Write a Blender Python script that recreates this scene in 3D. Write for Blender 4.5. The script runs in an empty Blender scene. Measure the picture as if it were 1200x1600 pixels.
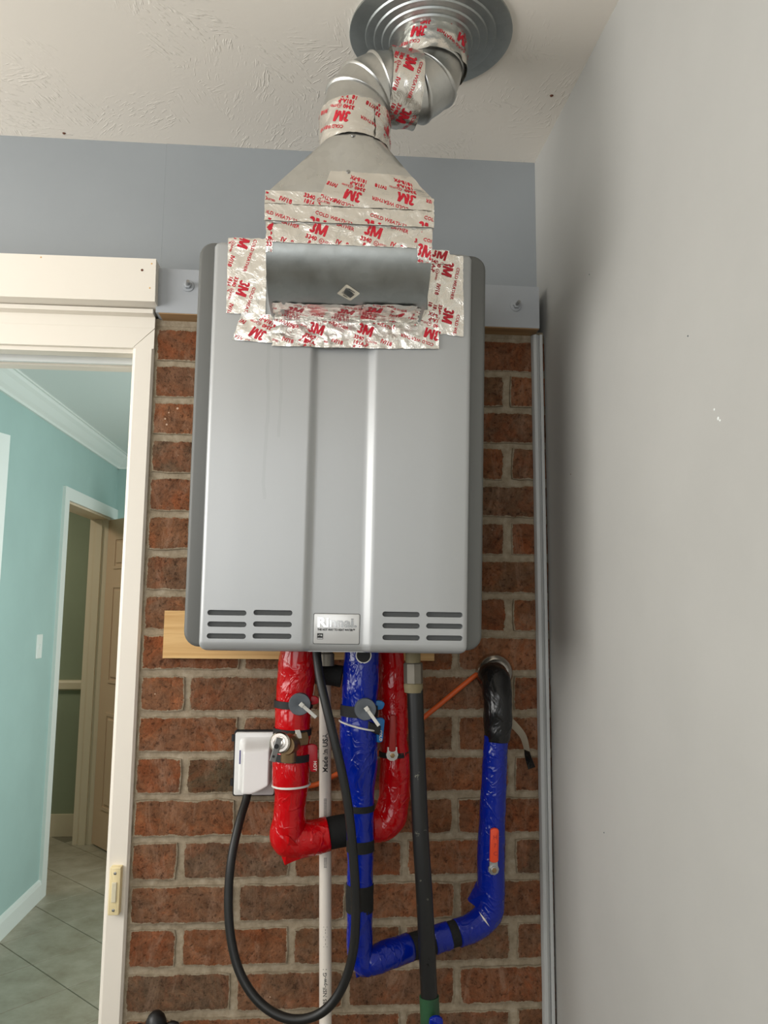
import bpy, math, random
from mathutils import Vector, Matrix, noise

random.seed(7)
scn = bpy.context.scene
COL = scn.collection

# ------------------------------------------------------------------ camera
cam_data = bpy.data.cameras.new('camera')
cam_data.sensor_fit = 'VERTICAL'
cam_data.sensor_height = 36.0
cam_data.lens = 1194.6 * 36.0 / 1600.0
cam_data.clip_start = 0.02
cam = bpy.data.objects.new('camera', cam_data)
COL.objects.link(cam)
cam.location = (0.0, -1.48, 1.45)
yaw, pitch, roll = .07352, .12529, .00903
fw = Vector((math.sin(yaw) * math.cos(pitch), math.cos(yaw) * math.cos(pitch), math.sin(pitch)))
r0 = Vector((math.cos(yaw), -math.sin(yaw), 0))
u0 = r0.cross(fw)
rt = r0 * math.cos(roll) + u0 * math.sin(roll)
up = rt.cross(fw)
cam.rotation_euler = Matrix((rt, up, -fw)).transposed().to_euler()
scn.camera = cam

# ------------------------------------------------------------------ world, daylight, exposure
wd = bpy.data.worlds.new('sky')
scn.world = wd
wd.use_nodes = True
wd.node_tree.nodes['Background'].inputs[0].default_value = (0.75, 0.86, 1.0, 1)
wd.node_tree.nodes['Background'].inputs[1].default_value = 1.0


def area(name, loc, direction, sx, sy, power, color):
    L = bpy.data.lights.new(name, 'AREA')
    L.shape = 'RECTANGLE'
    L.size, L.size_y = sx, sy
    L.energy = power
    L.color = color
    o = bpy.data.objects.new(name, L)
    COL.objects.link(o)
    o.location = loc
    o.rotation_euler = Vector(direction).to_track_quat('-Z', 'Y').to_euler()
    return o


# daylight coming in through the window band of the left wall and the windows of the wall behind
area('daylight_side_windows', (-1.84, -1.15, 1.72), (1, 0, 0.16), 1.9, 0.9, 39, (1.0, 0.965, 0.91))
area('daylight_rear_windows', (-0.75, -3.05, 1.60), (0, 1, 0.15), 1.5, 1.1, 14, (1.0, 0.97, 0.92))
# unseen fill lights added to brighten the hall and the room beyond
area('hall_fill_light', (0.86, 1.7, 1.35), (-1, 0, 0.1), 1.5, 1.4, 30, (0.98, 1.0, 0.97))
area('far_room_light', (-2.3, 2.7, 2.40), (0, 0, -1), 0.4, 0.4, 11, (1.0, 0.90, 0.74))

scn.view_settings.view_transform = 'Standard'
scn.view_settings.look = 'None'
scn.view_settings.gamma = 1.0
scn.view_settings.use_curve_mapping = False
scn.view_settings.exposure = 0.0

# ------------------------------------------------------------------ materials


def lin(r, g, b):
    def c(v):
        v /= 255.0
        return v / 12.92 if v <= 0.04045 else ((v + 0.055) / 1.055) ** 2.4
    return (c(r), c(g), c(b), 1.0)


class Mat:
    def __init__(s, name, col, rough=0.6, metal=0.0, spec=0.5):
        s.m = bpy.data.materials.new(name)
        s.m.use_nodes = True
        s.nt = s.m.node_tree
        s.b = s.nt.nodes['Principled BSDF']
        s.b.inputs['Base Color'].default_value = col
        s.b.inputs['Roughness'].default_value = rough
        s.b.inputs['Metallic'].default_value = metal
        s.b.inputs['Specular IOR Level'].default_value = spec
        s.tc = None
        s.last_bump = None

    def n(s, t, **kw):
        nd = s.nt.nodes.new(t)
        for k, v in kw.items():
            if hasattr(nd, k):
                setattr(nd, k, v)
            else:
                nd.inputs[k.replace('_', ' ')].default_value = v
        return nd

    def l(s, a, b):
        s.nt.links.new(a, b)

    def coord(s, scale=(1, 1, 1), rot=(0, 0, 0), world=False):
        if world:
            g = s.n('ShaderNodeNewGeometry')
            out = g.outputs['Position']
        else:
            if s.tc is None:
                s.tc = s.n('ShaderNodeTexCoord')
            out = s.tc.outputs['Object']
        mp = s.n('ShaderNodeMapping')
        mp.inputs['Scale'].default_value = scale
        mp.inputs['Rotation'].default_value = rot
        s.l(out, mp.inputs['Vector'])
        return mp.outputs['Vector']

    def noise(s, scale, detail=4, rough=0.6, vec=None, dist=0.0):
        nz = s.n('ShaderNodeTexNoise')
        nz.inputs['Scale'].default_value = scale
        nz.inputs['Detail'].default_value = detail
        nz.inputs['Roughness'].default_value = rough
        nz.inputs['Distortion'].default_value = dist
        s.l(vec if vec is not None else s.coord(world=True), nz.inputs['Vector'])
        return nz.outputs['Fac']

    def ramp(s, fac, stops, interp='LINEAR'):
        r = s.n('ShaderNodeValToRGB')
        r.color_ramp.interpolation = interp
        e = r.color_ramp.elements
        while len(e) < len(stops):
            e.new(0.5)
        for i, (p, c) in enumerate(stops):
            e[i].position = p
            e[i].color = c if len(c) == 4 else (*c, 1)
        s.l(fac, r.inputs['Fac'])
        return r.outputs['Color']

    def mix(s, fac, a, b, mode='MIX'):
        m = s.n('ShaderNodeMix')
        m.data_type = 'RGBA'
        m.blend_type = mode
        for sock, v in ((m.inputs[0], fac), (m.inputs[6], a), (m.inputs[7], b)):
            if isinstance(v, (int, float)):
                sock.default_value = v
            elif isinstance(v, tuple):
                sock.default_value = v
            else:
                s.l(v, sock)
        return m.outputs[2]

    def math(s, op, a, b=0.0, c=None):
        m = s.n('ShaderNodeMath')
        m.operation = op
        for i, v in enumerate((a, b, c)):
            if v is None:
                continue
            if isinstance(v, (int, float)):
                m.inputs[i].default_value = v
            else:
                s.l(v, m.inputs[i])
        return m.outputs[0]

    def color(s, out):
        s.l(out, s.b.inputs['Base Color'])
        return s

    def rough(s, out):
        s.l(out, s.b.inputs['Roughness'])
        return s

    def bump(s, h, strength=0.3, dist=0.002):
        bn = s.n('ShaderNodeBump')
        bn.inputs['Strength'].default_value = strength
        bn.inputs['Distance'].default_value = dist
        s.l(h, bn.inputs['Height'])
        if s.last_bump is not None:
            s.l(s.last_bump, bn.inputs['Normal'])
        s.last_bump = bn.outputs['Normal']
        s.l(s.last_bump, s.b.inputs['Normal'])
        return s


W1 = (1, 1, 1, 1)
K0 = (0, 0, 0, 1)


def plain(name, rgb, rough=0.5, metal=0.0, spec=0.5, bump=None, vary=0.0):
    m = Mat(name, lin(*rgb), rough, metal, spec)
    if vary:
        c = lin(*rgb)
        d = tuple(v * (1 - vary) for v in c[:3]) + (1,)
        m.color(m.ramp(m.noise(14, 5), [(0.35, d), (0.65, c)]))
    if bump:
        m.bump(m.noise(bump[0], 4), bump[1], 0.002)
    return m.m


# painted gypsum walls (blue grey paint)
def wall_paint(name, rgb, scale=60):
    m = Mat(name, lin(*rgb), 0.62, 0, 0.35)
    c = lin(*rgb)
    d = tuple(v * 0.94 for v in c[:3]) + (1,)
    m.color(m.ramp(m.noise(3.0, 5), [(0.35, d), (0.65, c)]))
    m.bump(m.noise(scale, 3), 0.05, 0.002)
    return m.m


M_WALL = wall_paint('blue_grey_wall_paint', (153, 158, 161))
M_RWALL = wall_paint('warm_grey_wall_paint', (180, 179, 174))
M_LEDGER = wall_paint('blue_grey_board_paint', (170, 174, 178), 25)

# stippled ceiling: short raised strokes in random directions
m = Mat('textured_ceiling', lin(240, 233, 222), 0.8, 0, 0.2)
cells = m.n('ShaderNodeTexVoronoi')
cells.inputs['Scale'].default_value = 8.5
m.l(m.coord(world=True), cells.inputs['Vector'])
ang = m.math('MULTIPLY', cells.outputs['Color'], 6.28)
vr = m.n('ShaderNodeVectorRotate')
vr.rotation_type = 'Z_AXIS'
m.l(m.coord(world=True), vr.inputs['Vector'])
m.l(ang, vr.inputs['Angle'])
mp = m.n('ShaderNodeMapping')
mp.inputs['Scale'].default_value = (42, 190, 1)
m.l(vr.outputs['Vector'], mp.inputs['Vector'])
st = m.noise(1.0, 2, 0.5, mp.outputs['Vector'])
st = m.ramp(st, [(0.56, K0), (0.66, W1)])
st2 = m.ramp(m.noise(4.5, 3), [(0.46, K0), (0.62, W1)])
m.bump(m.mix(1.0, st, st2, 'MULTIPLY'), 0.45, 0.0018)
m.bump(m.noise(35, 4), 0.12, 0.002)
M_CEIL = m.m

# brick: each brick its own tone, mottled, with pits and specks
m = Mat('red_brick', lin(128, 78, 58), 0.92, 0, 0.2)
tn = m.n('ShaderNodeAttribute')
tn.attribute_name = 'tone'
rm = m.n('ShaderNodeAttribute')
rm.attribute_name = 'rim'
base = m.ramp(tn.outputs['Fac'], [(0.0, lin(146, 88, 54)), (0.2, lin(118, 86, 60)), (0.4, lin(156, 100, 66)),
                                  (0.58, lin(112, 90, 70)), (0.78, lin(140, 82, 50)), (0.9, lin(130, 102, 78)), (1.0, lin(74, 72, 54))])
patch = m.ramp(m.noise(16, 6, 0.7, None, 0.6), [(0.40, lin(152, 86, 52)), (0.5, lin(124, 90, 66)), (0.60, lin(116, 96, 78))])
c = m.mix(0.4, base, patch)
val = m.ramp(m.noise(32, 9, 0.82, None, 0.5), [(0.36, (.38, .36, .35, 1)), (0.47, (.85, .85, .85, 1)), (0.56, (1.1, 1.1, 1.1, 1)), (0.68, (1.75, 1.7, 1.62, 1))])
c = m.mix(0.85, c, val, 'MULTIPLY')
streak = m.ramp(m.noise(22, 8, 0.8, m.coord((1, 1, 0.4), world=True), 0.9), [(0.50, K0), (0.66, W1)])
c = m.mix(m.math('MULTIPLY', streak, 0.5), c, lin(172, 138, 114))
pit = m.ramp(m.noise(120, 5, 0.75), [(0.36, lin(60, 44, 36)), (0.46, W1)])
c = m.mix(0.6, c, pit, 'MULTIPLY')
vo = m.n('ShaderNodeTexVoronoi')
vo.inputs['Scale'].default_value = 60
m.l(m.coord(world=True), vo.inputs['Vector'])
spk = m.ramp(m.math('ADD', vo.outputs['Distance'], m.math('MULTIPLY', m.noise(9, 2), 0.9)), [(0.36, W1), (0.39, K0)])
c = m.mix(spk, c, lin(216, 186, 160))
# mortar smeared over the arris in ragged patches
sm_ = m.math('ADD', m.math('MULTIPLY', rm.outputs['Fac'], 0.62), m.math('MULTIPLY', m.noise(70, 6, 0.8), 1.1))
sm2 = m.ramp(sm_, [(0.98, K0), (1.02, W1)])
c = m.mix(sm2, c, m.ramp(m.noise(55, 5, 0.7), [(0.3, lin(134, 120, 98)), (0.7, lin(178, 164, 140))]))
m.color(c)
m.bump(m.noise(60, 7, 0.8), 0.9, 0.005)
m.bump(m.noise(240, 3, 0.7), 0.5, 0.0015)
M_BRICK = m.m

m = Mat('mortar', lin(166, 152, 130), 0.95, 0, 0.2)
m.color(m.ramp(m.noise(55, 6, 0.7), [(0.3, lin(136, 122, 100)), (0.55, lin(166, 152, 130)), (0.8, lin(188, 176, 156))]))
m.bump(m.noise(90, 6, 0.75), 0.7, 0.004)
M_MORTAR = m.m

M_CREAM = plain('cream_door_paint', (234, 227, 214), 0.42, 0, 0.5, (30, 0.06))
M_WHITE = plain('white_trim_paint', (226, 230, 228), 0.4, 0, 0.5, (30, 0.06))
M_HALLWHITE = plain('hall_white_trim', (226, 232, 226), 0.45)
M_TEAL = wall_paint('teal_wall_paint', (168, 196, 190))
M_SAGE = wall_paint('sage_wall_paint', (150, 158, 132))
M_HALLCEIL = plain('hall_ceiling_white', (222, 228, 224), 0.8)
M_BEIGE = plain('beige_door_paint', (214, 186, 156), 0.5)
M_BEIGETRIM = plain('beige_jamb_paint', (222, 206, 178), 0.5)
m = Mat('floor_tile', lin(186, 182, 160), 0.35, 0, 0.4)
m.color(m.ramp(m.noise(9, 6, 0.65), [(0.32, lin(146, 138, 118)), (0.65, lin(172, 166, 148))]))
M_TILE = m.m
M_GROUT = plain('grout', (124, 118, 100), 0.9)
M_CONC = plain('sunroom_floor', (118, 110, 98), 0.6, vary=0.15)


def wood(name, a, b):
    m = Mat(name, lin(*a), 0.6, 0, 0.3)
    v = m.coord((2.0, 60, 34), world=True)
    m.color(m.ramp(m.noise(1.0, 6, 0.6, v, 1.2), [(0.3, lin(*a)), (0.55, lin(*b)), (0.75, lin(*a))]))
    m.bump(m.noise(1.0, 5, 0.6, v, 1.2), 0.15, 0.001)
    return m.m


M_PINE = wood('raw_pine', (196, 150, 92), (222, 184, 126))
M_RAW = wood('raw_board_edge', (150, 118, 82), (176, 142, 102))

# silver paint with faint drip streaks
m = Mat('silver_paint', lin(176, 178, 178), 0.40, 0.35, 0.5)
tcx = m.n('ShaderNodeSeparateXYZ')
m.tc = m.n('ShaderNodeTexCoord')
m.l(m.tc.outputs['Object'], tcx.inputs[0])
wob = m.math('MULTIPLY', m.math('SUBTRACT', m.noise(14, 3, 0.5, m.tc.outputs['Object']), 0.5), 0.014)


def drip(x0, z0, z1):
    dx = m.math('ABSOLUTE', m.math('SUBTRACT', m.math('ADD', tcx.outputs['X'], wob), x0))
    a = m.math('LESS_THAN', dx, 0.0026)
    b = m.math('GREATER_THAN', tcx.outputs['Z'], z0)
    cc = m.math('LESS_THAN', tcx.outputs['Z'], z1)
    return m.math('MULTIPLY', a, m.math('MULTIPLY', b, cc))


dr = m.math('MAXIMUM', drip(-0.117, 0.23, 0.50), drip(-0.097, 0.33, 0.50))
m.color(m.mix(m.math('MULTIPLY', dr, 0.10), lin(176, 178, 178), lin(120, 122, 120)))
m.bump(m.noise(900, 2), 0.03, 0.0005)
M_SILVER = m.m
M_CASE = plain('dark_grey_casing', (98, 99, 96), 0.5, 0.1, 0.5)
M_SLOT = plain('slot_dark', (74, 76, 76), 0.6)
M_BADGE = plain('badge_silver', (206, 206, 204), 0.3, 0.3)
M_CHROMELET = plain('badge_lettering', (236, 236, 234), 0.12, 0.9)
M_INK = plain('black_ink', (32, 32, 32), 0.6)


def galv(name, rgb, rough):
    m = Mat(name, lin(*rgb), rough, 1.0, 0.5)
    vo = m.n('ShaderNodeTexVoronoi')
    vo.inputs['Scale'].default_value = 90
    m.l(m.coord((1, 1, 1), world=True), vo.inputs['Vector'])
    g = m.n('ShaderNodeRGBToBW')
    m.l(vo.outputs['Color'], g.inputs[0])
    a = lin(*rgb)
    lo = tuple(v * 0.86 for v in a[:3]) + (1,)
    m.color(m.mix(0.6, m.ramp(g.outputs[0], [(0.2, lo), (0.8, a)]), m.ramp(m.noise(16, 5), [(0.35, lo), (0.65, a)])))
    m.rough(m.ramp(m.noise(25, 4), [(0.3, (rough - .08,) * 3 + (1,)), (0.7, (rough + .08,) * 3 + (1,))]))
    m.bump(m.noise(40, 3), 0.05, 0.002)
    return m.m


M_GALV = galv('galvanised_steel', (216, 216, 212), 0.34)
M_GALVD = galv('dull_galvanised_steel', (180, 184, 182), 0.44)
m = Mat('foil_tape_metal', lin(240, 236, 228), 0.22, 0.95, 0.5)
m.bump(m.noise(55, 5, 0.6, None, 1.5), 0.35, 0.004)
m.bump(m.noise(220, 3, 0.6), 0.25, 0.001)
M_FOIL = m.m
M_RED = plain('red_print', (196, 22, 44), 0.45)
M_STICK = plain('sticker_paper', (214, 206, 188), 0.7)
M_STEEL = plain('zinc_hardware', (168, 168, 166), 0.35, 0.9)
M_CHROME = plain('chrome', (206, 198, 188), 0.2, 1.0)
M_RUST = plain('rusty_nail', (104, 62, 44), 0.8)


def wrap(name, rgb, rough=0.14, coat=0.12):
    m = Mat(name, lin(*rgb), rough, 0, 0.38)
    m.b.inputs['Coat Weight'].default_value = coat
    m.b.inputs['Coat Roughness'].default_value = 0.06
    v = m.coord((1, 1, 0.7), world=True)

    def crease(sc, w, d):
        f = m.noise(sc, 2, 0.5, v, d)
        r = m.math('ABSOLUTE', m.math('SUBTRACT', f, 0.5))
        return m.ramp(r, [(0.0, W1), (w, K0)])
    m.bump(crease(15, 0.035, 1.4), 0.30, 0.0035)
    m.bump(crease(36, 0.05, 1.2), 0.22, 0.0018)
    m.bump(m.noise(18, 2, 0.45, v, 1.6), 0.34, 0.006)
    return m.m


M_REDW = wrap('red_plastic_wrap', (186, 6, 14))
M_BLUEW = wrap('blue_plastic_wrap', (2, 30, 138))
M_BLACKW = wrap('black_plastic_wrap', (22, 22, 22), 0.25)
M_FOAM = plain('black_foam', (30, 30, 28), 0.85, 0, 0.3, (160, 0.4))
M_GASP = Mat('black_gas_pipe', lin(20, 20, 19), 0.42, 0, 0.5)
_s = M_GASP.ramp(M_GASP.noise(45, 4, 0.7), [(0.66, K0), (0.7, W1)])
M_GASP.color(M_GASP.mix(M_GASP.math('MULTIPLY', _s, 0.5), lin(20, 20, 19), lin(140, 138, 122)))
M_GASP = M_GASP.m
M_CORD = plain('black_rubber_cord', (20, 20, 18), 0.45, 0, 0.5)
M_PVC = plain('white_pvc', (228, 220, 208), 0.35)
M_CAP = plain('grey_plastic_cap', (86, 92, 98), 0.5)
M_ZIP = plain('white_nylon', (216, 214, 206), 0.4)
M_BRASS = plain('tarnished_brass', (150, 124, 90), 0.35, 0.8)
M_REDL = plain('red_lever', (186, 20, 34), 0.4)
M_BLUEL = plain('light_blue_lever', (20, 112, 178), 0.4)
M_ORANGE = plain('orange_lever', (222, 72, 34), 0.45)
M_REDBROWN = plain('dull_red_lever', (172, 44, 36), 0.5)
M_CABLE = plain('orange_cable', (206, 88, 30), 0.5)
M_COVER = plain('white_cover_plastic', (230, 230, 227), 0.3)
M_GASKET = plain('black_gasket', (24, 24, 24), 0.7)
M_GREEN = plain('green_tape', (46, 92, 58), 0.45, vary=0.5)
M_IVORY = plain('ivory_plastic', (240, 222, 172), 0.4)
M_IVBTN = plain('button_ivory', (216, 208, 180), 0.35)
M_BLACKP = plain('black_plastic', (14, 14, 16), 0.4)
M_CLOTH = plain('grey_fabric_strap', (168, 158, 138), 0.85)
M_NICKEL = plain('nickel_coupling', (128, 122, 110), 0.45, 0.5, vary=0.2)
M_DOPE = plain('thread_sealant', (138, 126, 94), 0.7, vary=0.3)
M_DRYEDGE = plain('raw_gypsum_edge', (150, 138, 122), 0.9, vary=0.3)

# ------------------------------------------------------------------ mesh helpers
OFF = {}


def finish(o, label=None, cat=None, group=None, kind=None):
    if label:
        o['label'] = label
    if cat:
        o['category'] = cat
    if group:
        o['group'] = group
    if kind:
        o['kind'] = kind
    return o


def thing(name, loc, label=None, cat=None, group=None, kind=None):
    o = bpy.data.objects.new(name, None)
    o.empty_display_size = 0.05
    COL.objects.link(o)
    o.location = loc
    OFF[o] = Vector(loc)
    return finish(o, label, cat, group, kind)


class MB:
    def __init__(s):
        s.v = []
        s.f = []

    def add(s, verts, faces):
        k = len(s.v)
        s.v += [Vector(p) for p in verts]
        s.f += [tuple(i + k for i in fc) for fc in faces]
        return s

    def box(s, x0, x1, y0, y1, z0, z1):
        vs = [(x, y, z) for x in (x0, x1) for y in (y0, y1) for z in (z0, z1)]
        return s.add(vs, [(0, 1, 3, 2), (4, 6, 7, 5), (0, 4, 5, 1), (2, 3, 7, 6), (0, 2, 6, 4), (1, 5, 7, 3)])

    def hexa(s, p):
        return s.add(p, [(3, 2, 1, 0), (4, 5, 6, 7), (0, 1, 5, 4), (1, 2, 6, 5), (2, 3, 7, 6), (3, 0, 4, 7)])

    def frame_box(s, org, ex, ey, ez, bev=0.0):
        """box centred on org with half-extent vectors, optional chamfer of the +ez face"""
        o, ex, ey, ez = Vector(org), Vector(ex), Vector(ey), Vector(ez)
        if bev <= 0:
            p = [o + ex * a + ey * b - ez for a, b in ((-1, -1), (1, -1), (1, 1), (-1, 1))] + \
                [o + ex * a + ey * b + ez for a, b in ((-1, -1), (1, -1), (1, 1), (-1, 1))]
            return s.hexa(p)
        kx = 1 - bev / ex.length
        ky = 1 - bev / ey.length
        kz = 1 - bev / ez.length
        q = ((-1, -1), (1, -1), (1, 1), (-1, 1))
        vs = [o + ex * a + ey * b - ez for a, b in q] + [o + ex * a + ey * b + ez * kz for a, b in q] + \
             [o + ex * a * kx + ey * b * ky + ez for a, b in q]
        fs = [(3, 2, 1, 0), (8, 9, 10, 11)]
        for r in (0, 4):
            for i in range(4):
                j = (i + 1) % 4
                fs.append((r + i, r + j, r + 4 + j, r + 4 + i))
        return s.add(vs, fs)

    def prism(s, pts, axis_fn, d0, d1):
        """2D outline extruded: axis_fn(a, b, d) -> point"""
        n = len(pts)
        vs = [axis_fn(a, b, d0) for a, b in pts] + [axis_fn(a, b, d1) for a, b in pts]
        fs = [tuple(range(n))[::-1], tuple(range(n, 2 * n))]
        for i in range(n):
            j = (i + 1) % n
            fs.append((i, j, n + j, n + i))
        return s.add(vs, fs)

    def tube(s, path, rad, seg=20, amp=0.0, freq=30.0, caps=True, squash=None):
        path = [Vector(p) for p in path]
        n = len(path)
        if isinstance(rad, (int, float)):
            rad = [rad] * n
        tang = []
        for i in range(n):
            a = path[max(0, i - 1)]
            b = path[min(n - 1, i + 1)]
            tang.append((b - a).normalized())
        t = tang[0]
        ref = Vector((0, 1, 0)) if abs(t.y) < 0.9 else Vector((1, 0, 0))
        nx = (ref - t * ref.dot(t)).normalized()
        vs = []
        for i in range(n):
            t = tang[i]
            nx = (nx - t * nx.dot(t)).normalized()
            ny = t.cross(nx)
            for k in range(seg):
                a = 2 * math.pi * k / seg
                d = nx * math.cos(a) + ny * math.sin(a)
                r = rad[i]
                if amp:
                    p0 = path[i] + d * r
                    q = noise.noise(p0 * freq) + 0.6 * abs(noise.noise(p0 * freq * 2.3 + Vector((5, 3, 1))))
                    r += amp * q
                vs.append(path[i] + d * r)
        fs = []
        for i in range(n - 1):
            for k in range(seg):
                j = (k + 1) % seg
                fs.append((i * seg + k, i * seg + j, (i + 1) * seg + j, (i + 1) * seg + k))
        if caps:
            fs.append(tuple(range(seg))[::-1])
            fs.append(tuple(range((n - 1) * seg, n * seg)))
        return s.add(vs, fs)

    def lathe(s, prof, org, axis, seg=32, caps=True):
        """profile of (radius, height along axis)"""
        axis = Vector(axis).normalized()
        ref = Vector((1, 0, 0)) if abs(axis.x) < 0.9 else Vector((0, 0, 1))
        nx = (ref - axis * ref.dot(axis)).normalized()
        ny = axis.cross(nx)
        org = Vector(org)
        vs = []
        for r, h in prof:
            for k in range(seg):
                a = 2 * math.pi * k / seg
                vs.append(org + axis * h + (nx * math.cos(a) + ny * math.sin(a)) * max(r, 1e-5))
        fs = []
        for i in range(len(prof) - 1):
            for k in range(seg):
                j = (k + 1) % seg
                fs.append((i * seg + k, i * seg + j, (i + 1) * seg + j, (i + 1) * seg + k))
        if caps:
            fs.append(tuple(range(seg))[::-1])
            fs.append(tuple(range((len(prof) - 1) * seg, len(prof) * seg)))
        return s.add(vs, fs)

    def grid(s, fn, nu, nv):
        vs = [fn(i / nu, j / nv) for j in range(nv + 1) for i in range(nu + 1)]
        w = nu + 1
        fs = [(j * w + i, j * w + i + 1, (j + 1) * w + i + 1, (j + 1) * w + i) for j in range(nv) for i in range(nu)]
        return s.add(vs, fs)

    def build(s, name, mat, parent=None, smooth=False, origin=None, local=False, recalc=True, angle=40):
        me = bpy.data.meshes.new(name)
        if local:
            off = Vector((0, 0, 0))
        elif parent is not None:
            off = OFF[parent]
        else:
            if origin is None:
                lo = [min(p[i] for p in s.v) for i in range(3)]
                hi = [max(p[i] for p in s.v) for i in range(3)]
                origin = ((lo[0] + hi[0]) / 2, (lo[1] + hi[1]) / 2, lo[2])
            off = Vector(origin)
        me.from_pydata([tuple(p - off) for p in s.v], [], s.f)
        me.validate()
        if recalc:
            import bmesh
            bm = bmesh.new()
            bm.from_mesh(me)
            bmesh.ops.recalc_face_normals(bm, faces=bm.faces)
            bm.to_mesh(me)
            bm.free()
        if smooth:
            me.polygons.foreach_set('use_smooth', [True] * len(me.polygons))
            if angle:
                me.set_sharp_from_angle(angle=math.radians(angle))
        me.materials.append(mat)
        o = bpy.data.objects.new(name, me)
        COL.objects.link(o)
        if parent is not None:
            o.parent = parent
            OFF[o] = off
        else:
            o.location = off
            OFF[o] = off
        return o


def catmull(pts, n=8):
    """smooth a list of (x, y, z[, r]) control points"""
    P = [Vector(p) for p in pts] if len(pts[0]) <= 4 else pts
    out = []
    for i in range(len(P) - 1):
        p0 = P[max(0, i - 1)]
        p1, p2 = P[i], P[i + 1]
        p3 = P[min(len(P) - 1, i + 2)]
        for k in range(n):
            t = k / n
            out.append(0.5 * ((2 * p1) + (p2 - p0) * t + (2 * p0 - 5 * p1 + 4 * p2 - p3) * t * t + (3 * p1 - p0 - 3 * p2 + p3) * t ** 3))
    out.append(P[-1].copy())
    return out


def rrect(x0, x1, z0, z1, r, n=5, corners=(1, 1, 1, 1)):
    """rounded rectangle outline, ccw from bottom left"""
    pts = []
    cs = ((x0 + r, z0 + r, 180), (x1 - r, z0 + r, 270), (x1 - r, z1 - r, 0), (x0 + r, z1 - r, 90))
    raw = ((x0, z0), (x1, z0), (x1, z1), (x0, z1))
    for c, rw, on in zip(cs, raw, corners):
        if not on:
            pts.append(rw)
            continue
        for i in range(n + 1):
            a = math.radians(c[2] + 90 * i / n)
            pts.append((c[0] + r * math.cos(a), c[1] + r * math.sin(a)))
    return pts


def bevelled_slab(mb, outline, y_front, y_back, bev, steps=3):
    """outline (x, z) with rounded front edge; y_front nearest viewer (smaller y)"""
    n = len(outline)
    cx = sum(p[0] for p in outline) / n
    cz = sum(p[1] for p in outline) / n
    # inward offset by edge normals
    nrm = []
    for i in range(n):
        a, b = outline[i - 1], outline[(i + 1) % n]
        t = Vector((b[0] - a[0], b[1] - a[1]))
        t.normalize()
        nn = Vector((-t.y, t.x))
        if nn.dot(Vector((cx - outline[i][0], cz - outline[i][1]))) < 0:
            nn = -nn
        nrm.append(nn)
    rings = [(0.0, y_back), (0.0, y_front + bev)]
    for k in range(1, steps + 1):
        a = math.pi / 2 * k / steps
        rings.append((bev * (1 - math.cos(a)), y_front + bev * (1 - math.sin(a))))
    vs = []
    for d, y in rings:
        for p, nn in zip(outline, nrm):
            vs.append((p[0] + nn.x * d, y, p[1] + nn.y * d))
    fs = [tuple(range(n))]
    for r in range(len(rings) - 1):
        for i in range(n):
            j = (i + 1) % n
            fs.append((r * n + i, r * n + j, (r + 1) * n + j, (r + 1) * n + i))
    fs.append(tuple(range((len(rings) - 1) * n, len(rings) * n))[::-1])
    mb.add(vs, fs)
    return mb


_txt = {}


def text_mesh(s, size, bold=0.0):
    key = (s, size, bold)
    if key in _txt:
        return _txt[key]
    cu = bpy.data.curves.new('lettering', 'FONT')
    cu.body = s
    cu.size = size
    cu.offset = bold
    cu.resolution_u = 2
    ob = bpy.data.objects.new('lettering', cu)
    COL.objects.link(ob)
    dg = bpy.context.evaluated_depsgraph_get()
    me = bpy.data.meshes.new_from_object(ob.evaluated_get(dg))
    vs = [(v.co.x, v.co.y) for v in me.vertices]
    fs = [tuple(p.vertices) for p in me.polygons]
    bpy.data.objects.remove(ob)
    bpy.data.curves.remove(cu)
    bpy.data.meshes.remove(me)
    _txt[key] = (vs, fs)
    return _txt[key]


def ring2d(r, w, n=14):
    vs, fs = [], []
    for k in range(n):
        a = 2 * math.pi * k / n
        vs += [(r * math.cos(a), r * math.sin(a)), ((r - w) * math.cos(a), (r - w) * math.sin(a))]
    for k in range(n):
        j = (k + 1) % n
        fs.append((2 * k, 2 * j, 2 * j + 1, 2 * k + 1))
    return vs, fs


def flat_text(mb, s, size, org, ex, ey, bold=0.0, center=False, sx=1.0):
    vs, fs = text_mesh(s, size, bold)
    if not vs:
        return mb
    x0 = min(v[0] for v in vs)
    x1 = max(v[0] for v in vs)
    o = (x0 + x1) / 2 if center else x0
    org, ex, ey = Vector(org), Vector(ex), Vector(ey)
    return mb.add([org + ex * ((a - o) * sx) + ey * b for a, b in vs], fs)


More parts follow.
